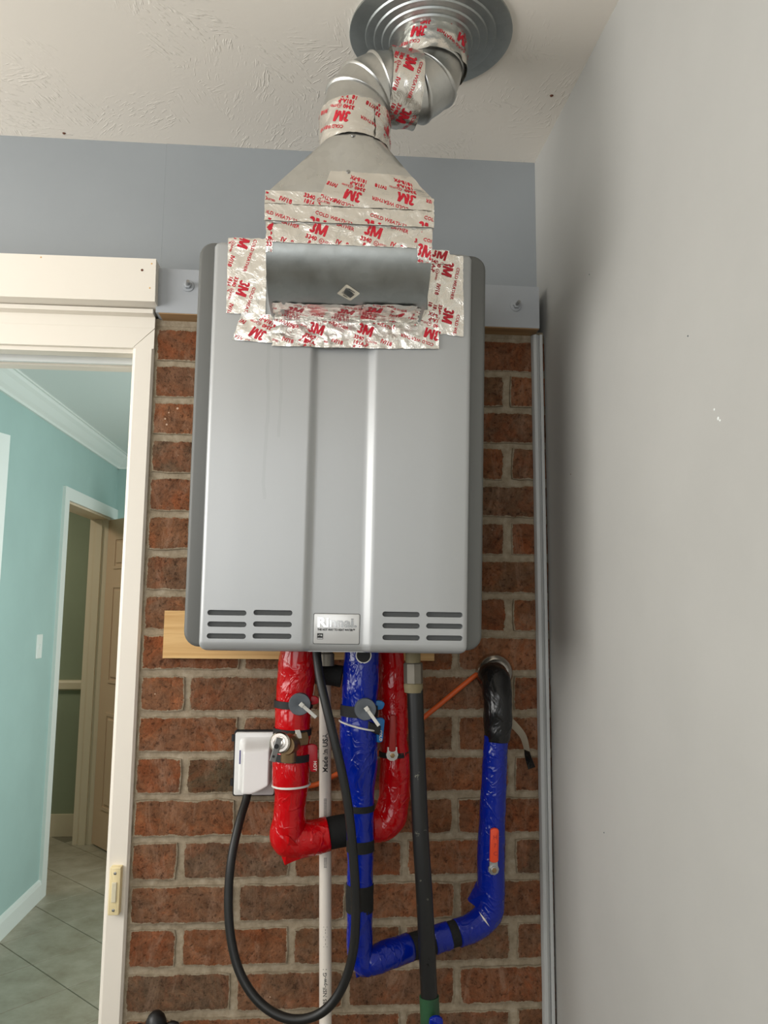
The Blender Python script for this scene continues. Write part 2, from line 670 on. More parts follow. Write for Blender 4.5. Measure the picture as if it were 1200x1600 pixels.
# one repeat of the print on the foil tape: (text, size, bold, x, y)
def glyph_3m(h=0.0172, sx=0.80):
    vs, fs = [], []

    def strip(cx, cy, r, a0, a1, w, n=10):
        k = len(vs)
        for i in range(n + 1):
            a = math.radians(a0 + (a1 - a0) * i / n)
            for rr in (r + w / 2, r - w / 2):
                vs.append(((cx + rr * 1.15 * math.cos(a)) * h * sx, (cy + rr * math.sin(a)) * h))
        for i in range(n):
            fs.append((k + 2 * i, k + 2 * i + 1, k + 2 * i + 3, k + 2 * i + 2))
    strip(0.38, 0.735, 0.155, 165, -95, 0.22, 14)
    strip(0.38, 0.270, 0.160, 95, -165, 0.22, 14)
    for q in (((.74, 0), (1.01, 0), (1.01, 1), (.74, 1)), ((1.63, 0), (1.90, 0), (1.90, 1), (1.63, 1)),
              ((1.19, .08), (1.45, .08), (1.07, 1), (.76, 1)), ((1.19, .08), (1.45, .08), (1.88, 1), (1.57, 1))):
        n = 7
        k = len(vs)
        for i in range(n + 1):
            t = i / n
            for j in range(3):
                w = j / 2
                a = (q[0][0] + (q[3][0] - q[0][0]) * t) * (1 - w) + (q[1][0] + (q[2][0] - q[1][0]) * t) * w
                b = (q[0][1] + (q[3][1] - q[0][1]) * t) * (1 - w) + (q[1][1] + (q[2][1] - q[1][1]) * t) * w
                vs.append((a * h * sx, b * h))
        for i in range(n):
            for j in range(2):
                o = k + i * 3 + j
                fs.append((o, o + 1, o + 4, o + 3))
    return vs, fs


_txt[('3M', 0.024, 0.0)] = glyph_3m()
UNIT = [('3M', 0.024, 0.0, 0.0, 0.0), ('3340', 0.0084, 0.00030, -0.001, -0.0095), ('IV/18', 0.0088, 0.00030, 0.043, -0.0035),
        ('181A-P', 0.0084, 0.00030, 0.001, -0.0178), ('181B-FX', 0.0084, 0.00030, -0.001, -0.0262),
        ('COLD WEATHER', 0.0073, 0.0001, 0.006, 0.0225), ('LISTED', 0.0040, 0.0001, 0.0265, -0.0085), ('UL', 0.0036, 0.0001, 0.0206, -0.0088)]


def tape(parent, S, L, W, v0=0.03, ph=0.0, flip=False, ang=-17.0, amp=0.0007, step=0.079, seed=0.0, ragged=0.0015, lift=0.0007):
    """a strip of crinkled foil laid over surface S(u, v), with its red print as a sub-part"""
    sd = Vector((seed * 3.1, seed * 1.7, seed))

    def nrm(u, v):
        e = 0.0008
        a = S(min(u + e, L), v) - S(max(u - e, 0), v)
        b = S(u, min(v + e, W)) - S(u, max(v - e, 0))
        c = a.cross(b)
        return c.normalized() if c.length > 1e-12 else Vector((0, -1, 0))

    def D(u, v, extra=0.0):
        p = S(u, v)
        q = p * 42 + sd
        h = 1 - abs(noise.noise(q)) * 3.0
        h2 = 1 - abs(noise.noise(p * 95 + sd)) * 2.0
        return p + nrm(u, v) * (lift + amp * (1.3 * h + 0.7 * h2) * 0.8 + extra)

    nu = max(6, min(110, int(L / 0.0032)))
    nv = max(4, min(40, int(W / 0.0032)))

    def fn(a, b):
        u, v = a * L, b * W
        if ragged:
            k = noise.noise(Vector((u * 90, v * 90, seed)))
            if a in (0.0, 1.0):
                u = min(L, max(0, u + (1 if a == 0 else -1) * abs(k) * ragged * 2.5))
            if b in (0.0, 1.0):
                v = min(W, max(0, v + (1 if b == 0 else -1) * abs(k) * ragged))
        return D(u, v)
    o = MB().grid(fn, nu, nv).build('foil_tape', M_FOIL, parent, smooth=True, recalc=False, angle=None)
    pm = MB()
    ca, sa = math.cos(math.radians(ang)), math.sin(math.radians(ang))
    n = int(L / step) + 3
    for r in range(-1, n):
        for s, size, bold, x, y in UNIT:
            vs, fs = text_mesh(s, size, bold)
            if s == 'UL':
                rv, rf = ring2d(0.0037, 0.0006)
                vs = list(vs) + [(a + 0.0024, b + 0.0013) for a, b in rv]
                fs = list(fs) + [tuple(i + len(vs) - len(rv) for i in f) for f in rf]
            uv = []
            for a, b in vs:
                a, b = a + x, b + y
                p, q = a * ca - b * sa, a * sa + b * ca
                u, v = ph + r * step + p, v0 + q
                if flip:
                    u, v = L - u, W - v
                uv.append((u, v))
            if not uv or max(p[0] for p in uv) < 0 or min(p[0] for p in uv) > L:
                continue
            ok = [0.0006 < u < L - 0.0006 and 0.0006 < v < W - 0.0006 for u, v in uv]
            keep = [f for f in fs if all(ok[i] for i in f)]
            if not keep:
                continue
            used = sorted({i for f in keep for i in f})
            mp = {i: k for k, i in enumerate(used)}
            pm.add([D(*uv[i], 0.00055) for i in used], [tuple(mp[i] for i in f) for f in keep])
    if pm.v:
        pm.build('printed_lettering', M_RED, o, recalc=False)
    return o


# ------------------------------------------------------------------ the sunroom shell
XR = 0.432           # face of the right wall
YU = 0.040           # face of the painted wall above the brick


def ceil_z(y):
    return 2.409 + 0.055 * (y - YU)


finish(MB().box(-1.9, 0.6, -3.2, 0.0, -0.25, -0.15).build('floor', M_CONC), kind='structure')
cz = MB()
cz.add([(-1.9, YU + .05, ceil_z(YU + .05)), (0.6, YU + .05, ceil_z(YU + .05)), (0.6, -3.2, ceil_z(-3.2)), (-1.9, -3.2, ceil_z(-3.2)),
        (-1.9, YU + .05, 2.52), (0.6, YU + .05, 2.52), (0.6, -3.2, 2.52), (-1.9, -3.2, 2.52)],
       [(0, 1, 2, 3), (7, 6, 5, 4), (0, 4, 5, 1), (1, 5, 6, 2), (2, 6, 7, 3), (3, 7, 4, 0)])
ceiling = finish(cz.build('ceiling', M_CEIL), kind='structure')
for p in ((-0.5523, 0.0192, 2.4050), (0.3992, -0.1964, 2.3950)):
    MB().lathe([(0.0035, -0.001), (0.003, 0.0012), (0.0008, 0.002)], (p[0], p[1], ceil_z(p[1])), (0.2, 0, -1), 10).build('nail_head', M_RUST, ceiling)

# right wall: gypsum board whose raw edge stops short of the brick
rw = MB()
zs = [-0.15 + i * 0.011 for i in range(int((2.013 + 0.15) / 0.011) + 1)]
ys = [-0.006 + 0.005 * noise.noise(Vector((1.3, 2.2, z * 31))) + 0.003 * noise.noise(Vector((4.3, 2.2, z * 130))) for z in zs]
nz = len(zs)
vs = []
for z, y in zip(zs, ys):
    vs += [(XR, y, z), (XR, -3.15, z), (XR + 0.013, y + 0.002, z), (XR + 0.013, -3.15, z)]
fs = []
for i in range(nz - 1):
    a, b = i * 4, i * 4 + 4
    fs += [(a, b, b + 1, a + 1), (a, a + 2, b + 2, b), (a + 2, a + 3, b + 3, b + 2)]
k = len(vs)
vs += [(XR, YU + .02, zs[-1]), (XR, YU + .02, 2.5), (XR, -3.15, 2.5), (XR + .013, YU + .02, zs[-1])]
e = (nz - 1) * 4
fs += [(e, k, k + 1, k + 2, e + 1), (e, e + 2, k + 3, k)]
rw.add(vs, fs)
wall_right = finish(rw.build('wall_right', M_RWALL, recalc=True), kind='structure')
MB().box(XR + 0.013, XR + 0.13, -3.15, 0.12, -0.15, 2.5).build('wall_core', M_DRYEDGE, wall_right)
for p, r in (((0.4320, -0.2801, 2.0113), .0013), ((0.4320, -0.6152, 1.7814), .0012), ((0.4320, -0.1594, 1.6910), .0010), ((0.4320, -0.2815, 1.1110), .0012)):
    MB().lathe([(r, 0), (r * .6, 0.0008)], p, (-1, 0, 0), 8).build('nail_dimple', M_CAP if r > .00115 else M_RUST, wall_right)
for k, (px, py, r) in enumerate((((0.4320, -0.6692, 1.6756), 0, .0016), ((0.4320, -0.6766, 1.6634), 0, .0022), ((0.4320, -0.6805, 1.6602), 0, .0015))):
    MB().lathe([(r, 0), (r * .5, 0.0007)], px, (-1, 0, 0), 7).build('paint_chip', M_WHITE, wall_right)

# painted wall above brick and door
uw = MB().box(-1.88, -0.3506, YU, YU + 0.08, 1.98, 2.47).box(-0.3502, XR + 0.05, YU - 0.001, YU + 0.08, 1.98, 2.47)
uw.box(-1.88, -1.42, YU, YU + 0.08, -0.15, 1.985)
finish(uw.build('wall_front', M_WALL), kind='structure')

# left and rear walls with window openings
lw = MB()
lw.box(-1.88, -1.76, -3.2, 0.04, -0.15, 1.26).box(-1.88, -1.76, -3.2, 0.04, 2.18, 2.5)
lw.box(-1.88, -1.76, -0.2, 0.04, 1.26, 2.18).box(-1.88, -1.76, -3.2, -2.1, 1.26, 2.18)
finish(lw.build('wall_left', M_WALL), kind='structure')
bw = MB()
bw.box(-1.88, 0.6, -3.12, -3.0, -0.15, 0.95).box(-1.88, 0.6, -3.12, -3.0, 2.15, 2.5)
bw.box(-1.88, -1.5, -3.12, -3.0, 0.95, 2.15).box(0.0, 0.6, -3.12, -3.0, 0.95, 2.15)
finish(bw.build('wall_rear', M_WALL), kind='structure')

# ------------------------------------------------------------------ brick wall
PITCH = 0.0746
ZT = 1.9981
mort = MB().box(-0.385, 0.62, 0.0024, 0.12, -0.15, 2.012)
wall_back = finish(mort.build('wall_back', M_MORTAR), kind='structure')
mtop = MB()
mtop.box(-0.346, XR, 0.001, 0.03, 1.9985, 2.0135)
mtop.build('mortar_bed', M_MORTAR, wall_back)
JA = [-0.256, -0.053, 0.150, 0.353]
JB = [-0.155, 0.048, 0.251]
rb = random.Random(21)


TONE = [0.5]


def brick(x0, x1, z0, z1, lfree, rfree):
    TONE[0] = 1.0 if (abs(x0 + 0.25) < .015 and 1.10 < z0 < 1.12) else rb.random() * 0.93

    def edge(a, b, n):
        return [a + (b - a) * i / n for i in range(n)]
    nl = max(3, int((x1 - x0) / 0.015))
    pts = [(x, z0) for x in edge(x0, x1, nl)] + [(x1, z) for z in edge(z0, z1, 4)] + \
          [(x, z1) for x in edge(x1, x0, nl)] + [(x0, z) for z in edge(z1, z0, 4)]
    out = []
    for a, b in pts:
        ca = min(abs(a - x0), abs(a - x1)) < 1e-6 and min(abs(b - z0), abs(b - z1)) < 1e-6
        sx = (1 if a < (x0 + x1) / 2 else -1) * (0.0012 if ca else 0)
        sz = (1 if b < (z0 + z1) / 2 else -1) * (0.0010 if ca else 0)
        w = 0.0016 * noise.noise(Vector((a * 26, b * 26, x0 * 7)))
        out.append((a + sx + w + rb.uniform(-.0011, .0011), b + sz + w + rb.uniform(-.0011, .0011)))
    n = len(out)
    cx, cz_ = (x0 + x1) / 2, (z0 + z1) / 2
    yf = rb.uniform(-0.0022, 0.0005)
    tx, tz = rb.uniform(-.006, .006), rb.uniform(-.015, .015)
    vs = []
    for a, b in out:
        vs.append((a + (-.0014 if a < cx else .0014), 0.010, b + (-.0014 if b < cz_ else .0014)))
    for a, b in out:
        vs.append((a, yf + tx * (a - cx) + tz * (b - cz_) + rb.uniform(-.0003, .0005), b))
    fs = []
    for i in range(n):
        k = (i + 1) % n
        fs.append((i, k, n + k, n + i))
    for a, b in out:
        ia = cx + (a - cx) * (1 - 0.007 / (x1 - x0) * 2)
        ib = cz_ + (b - cz_) * (1 - 0.007 / (z1 - z0) * 2)
        vs.append((ia, yf - .0006 + tx * (a - cx) + tz * (b - cz_), ib))
    for i in range(n):
        k = (i + 1) % n
        fs.append((n + i, n + k, 2 * n + k, 2 * n + i))
    fs.append(tuple(range(2 * n, 3 * n)))
    # own origin at the brick's centre
    off = Vector((cx, 0, cz_))
    me = bpy.data.meshes.new('brick')
    me.from_pydata([tuple(Vector(v) - off) for v in vs], [], fs)
    at = me.attributes.new('rim', 'FLOAT', 'POINT')
    at.data.foreach_set('value', [1.3] * n + [1.0] * n + [0.0] * n)
    tone = me.attributes.new('tone', 'FLOAT', 'POINT')
    tone.data.foreach_set('value', [rb.random()] * 0 + [TONE[0]] * (3 * n))
    me.materials.append(M_BRICK)
    o = bpy.data.objects.new('brick', me)
    COL.objects.link(o)
    o.parent = wall_back
    o.location = off - OFF[wall_back]


row = 0
while True:
    zt = ZT - row * PITCH
    if zt - PITCH < -0.15:
        break
    js = JB if row % 2 == 0 else JA
    xs = [-0.3415] + [x + rb.uniform(-.002, .002) for x in js] + [XR + 0.012]
    for i in range(len(xs) - 1):
        wl = rb.uniform(0.0045, 0.0068)
        a = xs[i] + (wl if i else 0)
        if abs(xs[i] - 0.353) < 0.01:
            a += 0.004
        b = xs[i + 1] - (wl if i < len(xs) - 2 else 0)
        if b - a < 0.02:
            continue
        dz = rb.uniform(-0.001, 0.001)
        brick(a, b, zt - PITCH + 0.0060 + dz, zt - 0.0056 + dz, i == 0, i == len(xs) - 2)
    row += 1

# white moulding between brick and right wall, its shade put into a greyer colour
tr = MB()
prof = [(0.4060, 0.0), (0.4060, -0.008), (0.4085, -0.0125), (0.4140, -0.0140), (0.4185, -0.0115), (0.4195, -0.0085), (0.4205, -0.0085),
        (0.4205, -0.0135), (0.4222, -0.0145), (0.4262, -0.0145), (0.4262, 0.0)]
tr.prism(prof, lambda a, b, d: (a + 0.0013 * (2.0 - d), b - 0.0015, d), -0.15, 2.003)
finish(tr.build('trim_1', plain('shaded_white_moulding', (184, 186, 184), 0.45), smooth=True, angle=35), kind='structure')

# ------------------------------------------------------------------ ledger board with bolts
L0, L1 = -0.3385, 0.4145
ZL0, ZL1 = 2.0118, 2.1010


def lz(x):
    return -0.0075 * (x - L0) / (L1 - L0)


led = thing('ledger_board', ((L0 + L1) / 2, 0.0, ZL0), 'blue-grey painted timber ledger with bolts behind the water heater', 'board')
mb = MB()
mb.hexa([(L0, -0.038, ZL0), (L1, -0.038, ZL0 + lz(L1) + .003), (L1, YU, ZL0 + lz(L1) + .003), (L0, YU, ZL0),
         (L0 + .001, -0.038, ZL1), (L1, -0.038, ZL1 + lz(L1)), (L1, YU, ZL1 + lz(L1)), (L0 + .001, YU, ZL1)])
mb.build('painted_timber', M_LEDGER, led)
mb = MB()
mb.hexa([(L0 + .006, -0.0365, ZL0 - .0015), (L1 - .001, -0.0365, ZL0 + lz(L1) + .0013), (L1 - .001, YU - .001, ZL0 + lz(L1) + .0013), (L0 + .006, YU - .001, ZL0 - .0015),
         (L0 + .006, -0.0365, ZL0 + .001), (L1 - .001, -0.0365, ZL0 + lz(L1) + .004), (L1 - .001, YU - .001, ZL0 + lz(L1) + .004), (L0 + .006, YU - .001, ZL0 + .001)])
mb.build('raw_underside', M_RAW, led)['label'] = 'unpainted brown wood underside'
for p, tiltv in (((-0.2788, -0.0380, 2.0669), (0.25, -1, 0.1)), ((0.3668, -0.0380, 2.0522), (0.2, -1, -0.05))):
    b = MB().lathe([(0.0115, 0), (0.0115, 0.0016), (0.0105, 0.002)], (p[0], -0.038, p[2]), (0, -1, 0), 20).build('washer', M_LEDGER, led)
    nm = MB().lathe([(0.0068, 0.002), (0.0068, 0.0075), (0.005, 0.0082)], (p[0], -0.038, p[2]), (0, -1, 0), 6)
    nm.build('nut', M_LEDGER, b)
    MB().tube([(p[0], -0.044, p[2]), (p[0] + tiltv[0] * 0.012, -0.0565, p[2] + 0.002)], 0.0034, 10).build('bolt_end', M_STEEL, b)

# raw pine cleat behind the heater's lower edge
pc = (-0.2990, -0.0200, 1.4422)
pd = (-0.2963, -0.0200, 1.3555)
mb = MB()
mb.hexa([(pc[0], -0.024, pd[2]), (0.205, -0.024, pd[2] - .003), (0.205, -0.001, pd[2] - .003), (pc[0], -0.001, pd[2]),
         (pc[0], -0.024, pc[2]), (0.205, -0.024, pc[2] - .003), (0.205, -0.001, pc[2] - .003), (pc[0], -0.001, pc[2])])
finish(mb.build('pine_cleat', M_PINE), 'unpainted pine board fixed to brick behind heater bottom', 'board')

# ------------------------------------------------------------------ door frame to the house
JX = -0.386    # inner edge of the right casing leg
CX = -0.3455   # outer edge
df = thing('door_1', (-0.9, 0.0, -0.05), kind='structure')
mb = MB()
lip = [(JX, -0.004), (JX + 0.006, -0.008), (CX - 0.004, -0.008), (CX, -0.003), (CX, 0.03), (JX, 0.03)]
mb.prism(lip, lambda a, b, d: (a, b, d), -0.15, 1.949)
mb.add([(JX, -0.008, 1.949), (CX, -0.008, 1.949), (CX, -0.008, 1.989), (JX, 0.03, 1.949), (CX, 0.03, 1.949), (CX, 0.03, 1.989)],
       [(0, 1, 2), (3, 5, 4), (0, 2, 5, 3), (1, 4, 5, 2), (0, 3, 4, 1)])
mb.build('casing_leg', M_CREAM, df)
mb = MB()
mb.hexa([(-1.42, -0.008, 1.9475), (JX - .0006, -0.008, 1.9495), (JX - .0006, 0.03, 1.9495), (-1.42, 0.03, 1.9475),
         (-1.42, -0.008, 2.018), (CX, -0.008, 2.018), (CX, 0.03, 2.018), (-1.42, 0.03, 2.018)])
# mitred end
mb.v[1 + 0] = Vector((JX - .0004, -0.008, 1.9495))
mb.v[5] = Vector((CX - .0004, -0.008, 1.9905))
mb.v[2] = Vector((JX - .0004, 0.03, 1.9495))
mb.v[6] = Vector((CX - .0004, 0.03, 1.9905))
mb.box(-1.42, CX, -0.0085, 0.03, 1.9905, 2.018)
mb.build('casing_head', M_CREAM, df)
MB().box(-1.44, -1.39, -0.008, 0.03, -0.15, 1.95).build('casing_leg', M_CREAM, df)
MB().box(JX, -0.345, 0.03, 0.125, -0.05, 1.99).build('side_jamb', M_CREAM, df)
MB().box(-1.43, -1.385, 0.03, 0.125, -0.05, 1.99).build('side_jamb', M_CREAM, df)
MB().box(-1.40, JX, 0.0, 0.125, 1.955, 1.99).build('head_jamb', M_CREAM, df)
MB().box(-1.40, JX, 0.002, 0.03, 1.9415, 1.956).build('head_stop', M_CREAM, df)
MB().box(-1.40, JX, 0.066, 0.074, 1.9395, 1.956).build('weather_strip', M_WHITE, df)
MB().box(-1.40, JX, 0.094, 0.125, 1.941, 1.956).build('head_stop', M_CREAM, df)
MB().box(-1.42, CX, -0.030, 0.03, 2.0125, 2.021).build('head_fillet', M_CREAM, df)
hb0 = -0.3365
mb = MB()
mb.hexa([(-1.50, -0.062, 2.0195), (hb0 + .0015, -0.062, 2.0235), (hb0 + .0015, YU, 2.0235), (-1.50, YU, 2.0195),
         (-1.50, -0.062, 2.103), (hb0, -0.062, 2.1085), (hb0, YU, 2.1085), (-1.50, YU, 2.103)])
hdr = finish(mb.build('header_board', M_CREAM), 'cream painted timber header board above the doorway', 'board')
p = (-0.3617, -0.0620, 2.0849)
MB().lathe([(0.0026, 0), (0.0018, 0.0006)], (p[0], -0.062, p[2]), (0, -1, 0), 10).build('nail_head', M_RUST, hdr)
for (px, py) in ((-0.5498, -0.0620, 2.1022)[::2], (-0.3457, -0.0620, 2.0499)[::2], (-0.3444, -0.0620, 2.0985)[::2]):
    MB().lathe([(0.0018, 0), (0.001, 0.0005)], (px, -0.062, py), (0, -1, 0), 7).build('chip', M_PINE, hdr)

# open white entrance door swung into the hall
HW = Vector((-1.335, 0.14, 0))
HF = Vector((-1.012, 0.985, 0))
dd = (HF - HW).normalized()
nn = Vector((-dd.y, dd.x, 0))
ent = MB()
q = [HW, HF, HF + nn * 0.044, HW + nn * 0.044]
ent.hexa([p + Vector((0, 0, 0.01)) for p in q] + [p + Vector((0, 0, 1.985)) for p in q])
finish(ent.build('door_2', M_HALLWHITE), kind='structure')

# doorbell on the casing
bc = (-0.3653, -0.0160, 0.9484)
ex, ez = Vector((1, 0, 0)), Vector((0, 0, 1))
bell = thing('doorbell', (bc[0], -0.008, bc[2] - .042), 'ivory doorbell button screwed to the cream door casing', 'doorbell')
hw, hh = 0.0098, 0.0405
mb = MB()
bevelled_slab(mb, rrect(bc[0] - hw, bc[0] + hw, bc[2] - hh, bc[2] + hh, 0.002, 3), -0.0225, -0.0082, 0.0022, 3)
bb = mb.build('housing', M_IVORY, bell, smooth=True, angle=20)
mb = MB()
bevelled_slab(mb, rrect(bc[0] - .0042, bc[0] + .0042, bc[2] - .018, bc[2] + .016, 0.0012, 3), -0.0252, -0.0222, 0.0012, 2)
mb.build('push_button', M_IVBTN, bell, smooth=True, angle=20)
for dz in (-0.0315, 0.0305):
    MB().lathe([(0.0026, 0), (0.0024, 0.0008), (0.0008, 0.0011)], (bc[0], -0.0225, bc[2] + dz), (0, -1, 0), 12).build('screw', M_STEEL, bell)

# ------------------------------------------------------------------ hall behind the doorway
XL = -1.40
YE = 3.65
fl = MB().box(-3.2, 1.0, 0.04, 3.9, -0.06, -0.0018)
floor_hall = finish(fl.build('floor_hall', M_GROUT), kind='structure')
TS = 0.413 / math.sqrt(2)
me_tile = None
for i in range(-8, 12):
    for j in range(-12, 12):
        c = 0.762 + 0.413 * (i + .5)
        d = 2.685 + 0.413 * (j + .5)
        x, y = (c - d) / 2, (c + d) / 2
        if not (-2.55 < x < 0.5 and 0.32 < y < 3.62):
            continue
        if me_tile is None:
            h = TS / 2 - 0.0022
            mb = MB()
            a = 0.7071
            mb.frame_box((0, 0, -0.002), (h * a, h * a, 0), (-h * a, h * a, 0), (0, 0, 0.002), 0.0006)
            me_tile = bpy.data.meshes.new('tile')
            me_tile.from_pydata([tuple(p) for p in mb.v], [], mb.f)
            me_tile.materials.append(M_TILE)
        o = bpy.data.objects.new('tile', me_tile)
        COL.objects.link(o)
        o.parent = floor_hall
        o.location = Vector((x, y, 0)) - OFF[floor_hall]
finish(MB().box(-3.2, 1.0, 0.125, 3.9, 2.44, 2.5).build('ceiling_hall', M_HALLCEIL), kind='structure')
D0, D1 = 2.70, 3.555
hl = MB()
hl.box(XL - 0.125, XL, 0.125, D0, 0.0, 2.44).box(XL - 0.125, XL, D0, D1, 2.012, 2.44).box(XL - 0.125, XL, D1, YE + 0.1, 0.0, 2.44)
finish(hl.build('wall_hall_left', M_TEAL), kind='structure')
finish(MB().box(XL, 1.0, YE, YE + 0.1, 0, 2.44).build('wall_hall_end', M_TEAL), kind='structure')
hr = MB().box(0.9, 1.0, 0.125, YE, 0, 0.65).box(0.9, 1.0, 0.125, YE, 2.05, 2.44)
hr.box(0.9, 1.0, 0.125, 0.95, 0.65, 2.05).box(0.9, 1.0, 2.45, YE, 0.65, 2.05)
finish(hr.build('wall_hall_right', M_TEAL), kind='structure')
hf = MB().box(JX + 0.04, 0.9, 0.12, 0.135, 0, 2.44).box(XL, JX + 0.04, 0.12, 0.135, 1.99, 2.44)
finish(hf.build('wall_hall_front', M_TEAL), kind='structure')
# far room
fr = MB().box(-3.2, XL - 0.125, 3.72, 3.82, 0, 2.44)
wfr = finish(fr.build('wall_far_room', M_SAGE), kind='structure')
finish(MB().box(-3.3, -3.2, 0.12, 3.82, 0, 2.44).build('wall_far_room_left', M_SAGE), kind='structure')
finish(MB().box(-3.2, XL - .125, 0.125, 0.2, 0, 2.44).build('wall_far_room_front', M_SAGE), kind='structure')
ch = MB()
ch.prism([(3.72, 0.905), (3.695, 0.915), (3.695, 0.955), (3.70, 0.965), (3.72, 0.97)], lambda a, b, d: (d, a, b), -3.2, XL - 0.125)
finish(ch.build('trim_2', M_BEIGETRIM), kind='structure')
finish(MB().box(-3.2, XL - .125, 3.704, 3.72, 0, 0.135).build('baseboard_far_room', M_BEIGETRIM), kind='structure')
wp = MB()
for x0, x1 in ((-2.6, -1.735),):
    for a in ((x0, x1, 0.30, 0.325), (x0, x1, 0.675, 0.70), (x0, x0 + .025, .325, .675), (x1 - .025, x1, .325, .675)):
        wp.box(a[0], a[1], 3.706, 3.72, a[2], a[3])
finish(wp.build('trim_3', M_SAGE), kind='structure')
# doorway in the hall wall: casing, jambs
hd = thing('door_3', (XL, (D0 + D1) / 2, 0.0), kind='structure')
MB().box(XL - .001, XL + .016, D0 - 0.07, D0, 0.0, 2.01).build('casing_leg', M_HALLWHITE, hd)
MB().box(XL - .001, XL + .016, D0 - 0.07, YE - .001, 2.01, 2.078).build('casing_head', M_HALLWHITE, hd)
MB().box(XL - .124, XL + .015, D1 - .018, D1 + .04, 0.0, 2.004).build('side_jamb', M_BEIGETRIM, hd)
MB().box(XL - .085, XL - .045, D1 - .030, D1 - .016, 0.0, 1.998).build('door_stop', M_BEIGETRIM, hd)
MB().box(XL - .124, XL - .002, D0 - .03, D0 + .004, 0.0, 2.004).build('side_jamb', M_BEIGETRIM, hd)
MB().box(XL - .124, XL - .002, D0 - .01, D1 + .01, 2.0, 2.02).build('head_jamb', M_BEIGETRIM, hd)
# the hall door, open
hin = Vector((-1.405, 3.528, 0))
du = Vector((.645, -.766, 0)).normalized()
dn = Vector((-.766, -.645, 0)).normalized()
leaf = thing('door_4', (hin.x, hin.y, 0.0), kind='structure')
mb = MB()
DW, DH = 0.76, 1.985
mb.frame_box(hin + du * DW / 2 - dn * 0.017 + Vector((0, 0, .01 + DH / 2)), du * DW / 2, (0, 0, DH / 2), dn * 0.017)
mb.build('leaf', M_BEIGE, leaf)
for u0_, u1_ in ((0.105, 0.335), (0.425, 0.655)):
    for z0, z1 in ((0.23, 0.80), (0.98, 1.58), (1.68, 1.88)):
        f = MB()
        w = 0.018
        for (a0, a1, b0, b1) in ((u0_, u1_, z0, z0 + w), (u0_, u1_, z1 - w, z1), (u0_, u0_ + w, z0 + w, z1 - w), (u1_ - w, u1_, z0 + w, z1 - w)):
            f.frame_box(hin + du * (a0 + a1) / 2 + Vector((0, 0, (b0 + b1) / 2)) + dn * 0.003, du * (a1 - a0) / 2, (0, 0, (b1 - b0) / 2), dn * 0.003)
        f.frame_box(hin + du * (u0_ + u1_) / 2 + Vector((0, 0, (z0 + z1) / 2)) + dn * 0.003, du * ((u1_ - u0_) / 2 - .035), (0, 0, (z1 - z0) / 2 - .035), dn * 0.005, 0.004)
        f.build('panel', M_BEIGE, leaf)
# crown, baseboard
cr = MB()
cp = [(0, 2.352), (0.012, 2.352), (0.014, 2.364), (0.030, 2.378), (0.052, 2.405), (0.066, 2.418), (0.070, 2.432), (0.080, 2.432), (0.080, 2.44), (0, 2.44)]
cr.prism(cp, lambda a, b, d: (XL + a, d, b), 0.135, YE)
finish(cr.build('trim_4', M_HALLWHITE), kind='structure')
cr = MB()
cr.prism(cp, lambda a, b, d: (d, YE - a, b), XL, 0.9)
finish(cr.build('trim_5', M_HALLWHITE), kind='structure')
bs = MB()
bs.prism([(0, 0), (0.015, 0), (0.015, 0.075), (0.010, 0.092), (0, 0.098)], lambda a, b, d: (XL + a, d, b), 0.135, D0 - 0.07)
finish(bs.build('baseboard_hall_left', M_HALLWHITE), kind='structure')
sw = (-1.4000, 2.4246, 1.2501)
swt = thing('light_switch', (XL, sw[1], sw[2] - .057), 'white light switch plate on the teal hall wall', 'light switch')
mb = MB()
mb.frame_box((XL + .003, sw[1], sw[2]), (0, 0.036, 0), (0, 0, 0.058), (0.003, 0, 0), 0.002)
mb.build('plate', M_HALLWHITE, swt)
mb = MB()
mb.frame_box((XL + .008, sw[1], sw[2]), (0, 0.006, 0), (0, 0, 0.012), (0.003, 0, 0), 0.001)
mb.build('toggle', M_HALLWHITE, swt)

# ------------------------------------------------------------------ water heater
HX, HY, HZ = Vector((1.0, 0.0, -0.0088)), Vector((0.0004, 0.9989, 0.0465)), Vector((0.0088, -0.0465, 0.9989))
HO = Vector((.0139, -.265, 1.388))


def hw_(x, y, z):
    return HO + HX * x + HY * y + HZ * z


heater = bpy.data.objects.new('water_heater', None)
COL.objects.link(heater)
heater.location = HO
heater.rotation_euler = Matrix((HX, HY, HZ)).transposed().to_euler()
OFF[heater] = Vector((0, 0, 0))
finish(heater, 'silver and grey tankless water heater hung on the brick wall', 'water heater')

mb = MB()
bevelled_slab(mb, rrect(-0.2358, 0.2358, -0.003, 0.6495, 0.024, 6), 0.012, 0.226, 0.006, 3)
body = mb.build('casing', M_CASE, heater, smooth=True, local=True, angle=45)

# front cover: profile across x swept in z, with a recessed centre panel
CW = 0.2105


def cov_y(x):
    d = 0.0
    if x < 0:
        a, b = -0.0515, -0.0375
        t = (x - a) / (b - a)
    else:
        a, b = 0.0575, 0.0415
        t = (x - a) / (b - a)
    t = max(0.0, min(1.0, t))
    d = 0.0085 * (t * t * (3 - 2 * t))
    e = CW - abs(x)
    if e < 0.008:
        d += 0.008 - math.sqrt(max(0, 0.008 ** 2 - (0.008 - e) ** 2))
    return d


